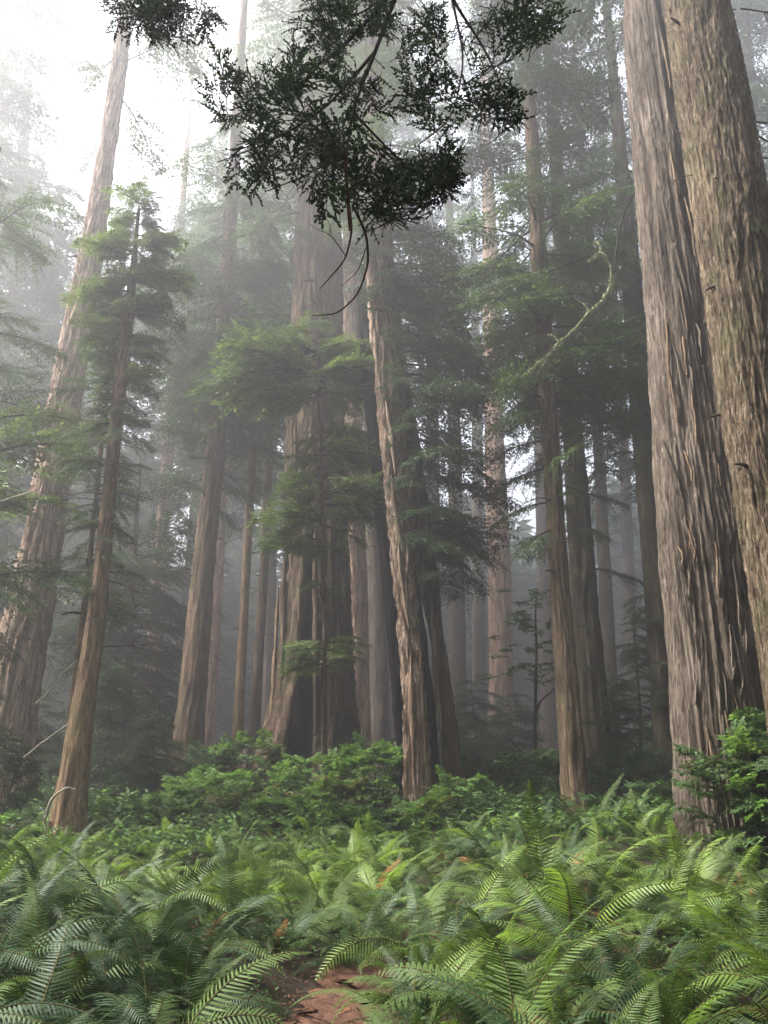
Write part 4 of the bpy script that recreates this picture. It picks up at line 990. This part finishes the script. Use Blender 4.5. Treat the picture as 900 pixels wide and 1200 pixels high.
LAND = [(40, 'the big leaning redwood'), (120, 'the slim tan trunk'), (215, 'the brown furrowed trunk'), (300, 'the rounded bright shrub'), (380, 'the giant hollow tree'), (450, 'the pale foggy pair'), (520, 'the split redwood'), (600, 'the small dark sapling'), (675, 'the slender tan trunk'), (750, 'the dark cloaked trunk'), (830, 'the huge grey trunk'), (900, 'the right edge bush')]
groups_f = {'left': 'dark sword ferns left of the path', 'leftback': 'light feathery ferns at the back left', 'mid': 'ferns behind the end of the path', 'right': 'sword ferns right of the path', 'rightback': 'ferns at the back right'}
LOOK = {'left': 'dark arching sword fern', 'leftback': 'light feathery fern', 'mid': 'mixed green fern', 'right': 'green sword fern', 'rightback': 'upright green fern'}
def fern_label(x, y, g, h, dead):
    f = math.cos(THETA) * y + (0.6 - EYE) * math.sin(THETA); px = 450 + FPX * x / f
    row = 'bottom edge' if y < 5.4 else 'second row' if y < 6.8 else 'middle rows' if y < 8.4 else 'upper rows' if y < 10.4 else 'rear rows' if y < 12.2 else 'last row'
    land = min(LAND, key=lambda q: abs(q[0] - px))[1]
    return ('small ' if h < .82 else 'big ' if h > 1.04 else '') + LOOK[g] + (' with dead frond' if dead else '') + ', ' + row + ' below ' + land
pts = []
r = np.random.default_rng(21)
tries = 0
hero = [(-2.0, 5.2), (2.2, 5.3), (2.5, 5.6), (2.0, 4.7), (1.45, 8.2), (.95, 6.8), (-.95, 7.9), (3.1, 8.7), (-1.75, 4.7), (1.2, 5.2), (2.1, 7.0)]
while len(pts) < 292 and tries < 40000:
    tries += 1
    y = 3.9 + (15.2 - 3.9) * r.random() ** .75; x = r.uniform(-.57, .57) * (y + .5)
    pd = float(path_dist(x, y))
    if y < 7.9 and pd < .62 + (.22 if x < -.5 else .0) : continue
    if y < 6.0 and -1.15 < x < .2: continue
    if math.hypot(x - 5.3, y - 13) < 1.1 or math.hypot(x + 5.9, y - 15) < .6: continue
    dm = .45 + .012 * y
    if any((x - a) ** 2 + (y - b) ** 2 < (dm if (a, b) not in hero else .6) ** 2 for a, b in pts + hero): continue
    pts.append((x, y))
for i, (x, y) in enumerate(pts):
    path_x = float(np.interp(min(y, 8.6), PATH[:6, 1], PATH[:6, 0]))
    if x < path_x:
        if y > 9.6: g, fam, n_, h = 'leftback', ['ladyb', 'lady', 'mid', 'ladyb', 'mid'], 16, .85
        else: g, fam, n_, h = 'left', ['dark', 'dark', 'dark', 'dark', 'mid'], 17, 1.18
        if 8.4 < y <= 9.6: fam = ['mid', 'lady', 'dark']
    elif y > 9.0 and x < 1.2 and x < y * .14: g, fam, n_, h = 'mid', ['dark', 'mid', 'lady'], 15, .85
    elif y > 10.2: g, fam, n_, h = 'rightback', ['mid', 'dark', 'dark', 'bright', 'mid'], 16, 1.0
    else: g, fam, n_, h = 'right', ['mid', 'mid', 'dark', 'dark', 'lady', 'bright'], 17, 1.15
    h *= r.uniform(.68, 1.15)
    dead = 2 if r.random() < (.32 if x > 0 else .13) else 0
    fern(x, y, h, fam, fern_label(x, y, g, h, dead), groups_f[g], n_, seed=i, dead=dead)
# single ferns that stand out
fern(2.8, 5.7, 1.5, 'bright', 'brightest yellow green fern at the right edge, long pointed fronds', n=8, seed=901, az0=.75, spread=1.7, dead=1)
fern(1.45, 8.2, 1.3, 'mid', 'tall upright fern with long light fronds in the middle of the right bank', n=14, seed=902, upright=.6)
fern(.95, 6.8, .85, ['mid', 'bright'], 'bright green fern at the right edge of the dirt path', n=14, seed=903, dead=1)
fern(-2.0, 5.2, 1.15, 'dark', 'large arching dark fern with broad fronds, near the bottom left', n=14, seed=904)
fern(-.95, 7.9, .85, 'dark', 'dark fern with withered orange fronds beside the left of the path', n=12, seed=905, dead=3)
fern(3.1, 8.7, 1.2, ['bright', 'mid'], 'light green upright fern standing tallest in front of the huge grey trunk', n=12, seed=906, upright=.7)
fern(-1.75, 4.7, .7, 'dark', 'low dark fern drooping at the bottom, left of the path', n=12, seed=907)
fern(1.2, 5.2, .8, ['mid', 'dark'], 'fern at the bottom edge with a curled brown frond, right of the path', n=12, seed=908, dead=3)
fern(2.1, 7.0, .8, ['dark', 'mid'], 'fern with rusty dead fronds at its heart in the right bank', n=12, seed=909, dead=5)

# bare bent stem and sticks by the slim tan trunk
for (pl, lb, rp, mt) in [([(56, 985, 14.6), (52, 960, 14.5), (60, 935, 14.5), (78, 922, 14.6), (88, 926, 14.7)], 'bare hooped stem bent over at the foot of the slim tan trunk', [2, 1.6, 1.4, 1.2, 1], 'twig_pale'),
                         ([(28, 888, 15.5), (50, 870, 15.4), (78, 850, 15.3), (92, 842, 15.2)], 'long pale bare branch reaching from the big redwood to the slim trunk', [1.2, 1.1, 1, .7], 'twig_pale'),
                         ([(42, 825, 16), (60, 808, 16), (78, 785, 16), (98, 768, 16)], 'thin pale bare twig above the longer one between the two left trunks', [1, .9, .8, .6], 'twig_pale'),
                         ([(0, 588, 13), (18, 582, 13), (40, 576, 13)], 'short pale dead stick crossing the leaning redwood at the left edge', [1, 1.1, .8], 'twig_pale')]:
    mb_, b_ = curve_mesh('stick', pl, 15, rp, mt, k=5)
    o = link('bare_branch', mb_.mesh('bare_branch', [M[mt]], True)); o.location = b_; tag(o, lb, 'branch')

# ------------------------------------------------------------------ the overhanging tree: dark boughs above the camera
def cedar_spray(seed, L=.26, mat='leaf_silhouette'):
    """flat, forking spray with blunt scale-leaf tips"""
    r = np.random.default_rng(seed); mb = MB()
    B, D, Sd, Ln, Wd = [], [], [], [], []
    def rec(p, d, l, dep):
        u = np.linspace(0, 1, 5)[:, None]; bend = np.array([r.normal(0, .16), 0, r.normal(-.05, .15)])
        pts = p + d * l * u + bend * l * u ** 2
        mb.tube(pts, (.0024 if dep == 0 else .0036) * np.linspace(1, .8, 5), 3 if dep == 0 else 4, m=0 if dep == 0 else 1)
        k_ = 5 if dep == 0 else 4
        for i in range(k_):
            t = (i + .8) / (k_ + .4); q = p + d * l * t + bend * l * t * t
            for s_ in (-1, 1):
                if r.random() < .12: continue
                a = r.uniform(.45, .75); c, sn = math.cos(a), math.sin(a) * s_
                dd = norm(np.array([d[0] * c + d[1] * sn, d[1] * c - d[0] * sn, d[2] + r.normal(0, .12)]))
                if dep < 1: rec(q, dd, l * r.uniform(.38, .55) * (1.15 - .5 * t), dep + 1)
                else:
                    B.append(q); D.append(dd); Ln.append(r.uniform(.018, .030)); Wd.append(r.uniform(.0105, .0145)); Sd.append(norm(np.cross(dd, [r.normal(0, .3), r.normal(0, .3), 1])))
        B.append(pts[-1]); D.append(norm(pts[-1] - pts[-2])); Ln.append(.034); Wd.append(.012); Sd.append(norm(np.cross(D[-1], [.1, .1, 1])))
    rec(np.zeros(3), np.array([0, 1., 0]), L, 0)
    B, D, Sd = map(np.array, (B, D, Sd)); Ln, Wd = np.array(Ln), np.array(Wd)
    # blunt leaflet: 6-point blade
    v = np.stack([B, B + D * (Ln * .3)[:, None] + Sd * (Wd * .4)[:, None], B + D * (Ln * .8)[:, None] + Sd * (Wd * .5)[:, None], B + D * Ln[:, None], B + D * (Ln * .8)[:, None] - Sd * (Wd * .5)[:, None], B + D * (Ln * .3)[:, None] - Sd * (Wd * .4)[:, None]], 1).reshape(-1, 3)
    o = np.arange(len(B))[:, None] * 6
    mb.add(v, t=np.concatenate([o + [0, 1, 5], o + [1, 2, 4], o + [1, 4, 5], o + [2, 3, 4]]), m=1)
    return mb.mesh('foliage_spray', [M['twig'], M[mat]])
CS = [cedar_spray(800 + i) for i in range(7)]
otree = link('overhanging_tree', None); otree.location = (1.9, -1.6, float(gz(1.9, -1.6)))
tag(otree, 'tree behind the viewer whose dark lacy boughs hang down at the top', 'tree')
OL = np.array(otree.location)
mb = MB(); u = np.linspace(0, 1, 14); mb.tube(np.stack([.2 * np.sin(u * 3), .2 * np.cos(u * 2), -.3 + 15 * u], -1), .34 * (1 - .85 * u) + .12 * np.exp(-u * 18), 16)
link('trunk', mb.mesh('trunk', [M['bark_brown']], True), otree)
r = np.random.default_rng(99)
for i in range(52):  # unseen crown over the viewer, added to shade the area round the camera
    z = r.uniform(6.4, 15); az = i * 2.4 + r.normal(0, .3); L = r.uniform(2.4, 4.2) * (1.25 - .055 * z)
    if z < 7.5 and math.cos(az) > .3: continue
    put('branch', F['dark'][r.integers(5)], otree, (0, 0, z), az, r.normal(0, .12), r.normal(0, .15), L / 2)
def limb(pts, rads, name='bough', mat='twig', parent=otree, k=6):
    P = np.array([at(a, b, c) for a, b, c in pts]); n = len(P); t = np.linspace(0, n - 1, n * 5)
    Q = np.stack([np.interp(t, np.arange(n), P[:, c]) for c in range(3)], -1)
    for _ in range(4): Q[1:-1] = (Q[:-2] + 2 * Q[1:-1] + Q[2:]) / 4
    mb = MB(); mb.tube(Q - OL, np.interp(t, np.arange(n), rads), k)
    link(name, mb.mesh(name, [M[mat]], True), parent)
    return Q
limbs = []
trunk_pt = np.array([2.0, -1.5, 5.6])
mbt = MB()
anchor = at(490, -90, 2.3)
uu = np.linspace(0, 1, 9)[:, None]
Pm = trunk_pt * (1 - uu) + anchor * uu + np.array([0, 0, .5]) * np.sin(np.pi * uu)
mbt.tube(Pm - OL, np.linspace(.05, .014, 9), 7); link('bough', mbt.mesh('bough', [M['twig']], True), otree)
D0 = 2.3
L1 = limb([(490, -90, D0), (470, -20, D0), (440, 60, D0), (412, 130, D0 - .05), (404, 200, D0 - .1), (410, 270, D0 - .1)], [.014, .010, .008, .006, .005, .004], mat='twig')
L2 = limb([(470, -20, D0), (400, 60, D0 + .05), (330, 100, D0 + .1), (270, 130, D0 + .1)], [.009, .006, .004, .002])
L3 = limb([(440, 60, D0), (380, 130, D0), (310, 170, D0 + .05), (255, 190, D0 + .1)], [.007, .005, .003, .002])
L4 = limb([(404, 180, D0 - .1), (360, 205, D0), (310, 225, D0 + .05)], [.005, .003, .002])
L5 = limb([(412, 130, D0), (460, 180, D0), (500, 215, D0 + .05), (540, 225, D0 + .05)], [.006, .004, .003, .002])
L6 = limb([(490, -90, D0), (530, 0, D0 + .1), (570, 60, D0 + .15), (600, 130, D0 + .2)], [.010, .007, .004, .002])
L7 = limb([(500, -60, D0), (570, -10, D0 + .1), (620, 15, D0 + .15), (650, 30, D0 + .15)], [.007, .005, .003, .002])
L8 = limb([(530, 0, D0 + .1), (545, 70, D0 + .1), (530, 140, D0), (490, 170, D0)], [.006, .004, .003, .002])
L9 = limb([(404, 200, D0 - .1), (440, 235, D0), (455, 265, D0)], [.005, .003, .002])
L10 = limb([(470, -20, D0), (420, 20, D0), (370, 10, D0)], [.006, .004, .002])
# bare drooping twigs below
limb([(404, 175, D0 - .12), (408, 235, D0 - .12), (413, 270, D0 - .12), (405, 305, D0 - .12), (375, 338, D0 - .12)], [.006, .005, .004, .003, .0016], 'bare_twig', 'twig_red')
limb([(413, 240, D0 - .12), (430, 275, D0 - .12), (432, 310, D0 - .12), (420, 345, D0 - .12), (396, 368, D0 - .12), (366, 370, D0 - .12)], [.005, .0045, .004, .003, .0025, .001], 'bare_twig', 'twig_red')
limb([(429, 290, D0 - .12), (420, 318, D0 - .12), (400, 335, D0 - .12)], [.002, .0016, .001], 'bare_twig', 'twig_red')
limb([(405, 300, D0 - .12), (388, 275, D0 - .12), (370, 268, D0 - .12), (362, 262, D0 - .12)], [.002, .0015, .001, .0008], 'bare_twig', 'twig_red')
limb([(388, 275, D0 - .12), (386, 262, D0 - .12), (380, 252, D0 - .12)], [.0016, .001, .0008], 'bare_twig', 'twig_red')
# foliage blobs in the boughs: (px, py, half width px, half height px, sprays)
blobs = [(300, 125, 62, 52, 34), (275, 105, 32, 22, 10), (350, 165, 60, 60, 44), (395, 195, 42, 50, 36), (310, 185, 45, 25, 14), (445, 215, 42, 42, 36), (488, 205, 52, 36, 34), (520, 195, 38, 24, 16), (452, 248, 24, 16, 9), (400, 60, 40, 55, 34), (380, 15, 36, 26, 20), (430, 20, 40, 34, 24),
         (480, 40, 40, 50, 16), (540, 60, 50, 40, 18), (590, 30, 46, 28, 18), (630, 25, 22, 26, 12), (590, 115, 22, 38, 16), (550, 130, 40, 30, 12), (500, 120, 40, 40, 12), (345, 95, 40, 25, 14), (430, 120, 35, 40, 16)]
allL = np.concatenate([L1, L2, L3, L4, L5, L6, L7, L8, L9, L10])
r = np.random.default_rng(123)
for (bx_, by_, wx, wy, c) in blobs:
    for i in range(int(c * .6)):
        a = r.uniform(0, 6.28); q_ = math.sqrt(r.random()) * .86
        p = at(bx_ + math.cos(a) * wx * q_, by_ + math.sin(a) * wy * q_, D0 + r.normal(0.03, .13))
        near_ = allL[np.argmin(((allL - p) ** 2).sum(1))]
        d = p - near_; d = norm(d + r.normal(0, .08, 3) + 1e-6)
        sc = r.uniform(.42, .72)
        st_ = p - d * .26 * sc * .5
        az = math.atan2(-d[0], d[1]); tl = math.asin(max(-1, min(1, d[2])))
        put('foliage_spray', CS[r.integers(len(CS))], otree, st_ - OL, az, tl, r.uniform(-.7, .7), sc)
# second small bough at the top left
L11 = limb([(150, -90, 2.6), (165, -30, 2.6), (190, 10, 2.6), (225, 15, 2.6), (262, 20, 2.6)], [.010, .007, .004, .003, .001])
L12 = limb([(165, -30, 2.6), (175, 15, 2.6), (182, 48, 2.6)], [.004, .003, .001])
for (bx_, by_, wx, wy, c) in [(170, 8, 36, 22, 26), (205, 12, 30, 22, 16), (245, 14, 22, 16, 8), (182, 38, 14, 12, 5)]:
    AL = np.concatenate([L11, L12])
    for i in range(c):
        a = r.uniform(0, 6.28); q_ = math.sqrt(r.random()) * .86
        p = at(bx_ + math.cos(a) * wx * q_, by_ + math.sin(a) * wy * q_, 2.6 + r.normal(0, .08)); near_ = AL[np.argmin(((AL - p) ** 2).sum(1))]
        d = norm(p - near_ + r.normal(0, .08, 3) + 1e-6); sc = r.uniform(.4, .62)
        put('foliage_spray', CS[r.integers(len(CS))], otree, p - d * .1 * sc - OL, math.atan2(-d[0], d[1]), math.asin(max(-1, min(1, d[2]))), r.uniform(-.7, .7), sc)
uu = np.linspace(0, 1, 9)[:, None]; mbt = MB(); Pm = np.array([1.9, -1.5, 6.0]) * (1 - uu) + at(150, -90, 2.6) * uu + np.array([0, 0, .6]) * np.sin(np.pi * uu)
mbt.tube(Pm - OL, np.linspace(.045, .010, 9), 7); link('bough', mbt.mesh('bough', [M['twig']], True), otree)

# ------------------------------------------------------------------ far wood as one mass, plus unseen trees added to block light
mb = MB(); r = np.random.default_rng(55)
for i in range(300):
    if i < 170: a = math.radians(r.uniform(-62, 62)); D = r.uniform(72, 125)
    else:
        a = math.radians(r.uniform(48, 312)); D = r.uniform(20, 60) if not 255 < math.degrees(a) < 312 else r.uniform(44, 75)  # unseen trees beside and behind the viewer, added to block low sky light
    x_, y_ = D * math.sin(a), D * math.cos(a)
    if i >= 170 and abs(x_) < .60 * y_ + 4: continue
    x, y = D * math.sin(a), D * math.cos(a) + 8; z = float(gz(x, y)); h = r.uniform(18, 34) if i < 170 else (r.uniform(26, 34) if x_ < -30 else r.uniform(34, 46))
    mb.tube(np.array([[x, y, z - 1], [x, y, z + h * .5], [x + r.normal(0, .5), y, z + h]]), [r.uniform(.5, 1.1), .5, .05], 7, m=0)
    n = 1000 if i < 170 else 700; t = r.uniform(.06, 1, n) ** .8; rr = 4.6 * (1.1 - t) ** .6 * np.sqrt(r.random(n)) + .3; b = r.uniform(0, 6.28, n)
    P = np.stack([x + rr * np.cos(b), y + rr * np.sin(b), z + h * t], -1); d = norm(np.stack([np.cos(b), np.sin(b), r.normal(-.25, .2, n)], -1))
    mb.blades(P, d, norm(np.cross(d, [0, 0, 1.]) + r.normal(0, .4, (n, 3))), r.uniform(1.2, 3.0, n), r.uniform(.5, 1.1, n), m=1)
tag(link('far_wood_and_shade_trees', mb.mesh('far_wood_and_shade_trees', [M['bark_dark'], M['needle_dark']])), 'distant wood lost in fog, and unseen trees added around the viewer as shade', 'forest', kind='stuff')

# ------------------------------------------------------------------ haze: one closed box round everything in the air
mh, hn, hl = new_mat('haze')
pv = hn.new('ShaderNodeVolumePrincipled')
pv.inputs['Color'].default_value = (0.97, 0.97, 1.0, 1)
pv.inputs['Density'].default_value = HAZE_DENSITY
pv.inputs['Anisotropy'].default_value = 0.65
ho = hn.new('ShaderNodeOutputMaterial'); hl.new(pv.outputs[0], ho.inputs['Volume'])
x0, x1, y0, y1, z0, z1 = -425, 425, -205, 625, -6, 78
mb = MB()
mb.add([(x0, y0, z0), (x1, y0, z0), (x1, y1, z0), (x0, y1, z0), (x0, y0, z1), (x1, y0, z1), (x1, y1, z1), (x0, y1, z1)],
       q=[(0, 3, 2, 1), (4, 5, 6, 7), (0, 1, 5, 4), (1, 2, 6, 5), (2, 3, 7, 6), (3, 0, 4, 7)])
tag(link('haze', mb.mesh('haze', [mh])), 'thin pale fog between the trees', 'haze', kind='stuff')
print('objects', len(bpy.data.objects), 'unique tris', sum(sum(max(0, 1) for _ in range(0)) + len(m.polygons) for m in bpy.data.meshes))
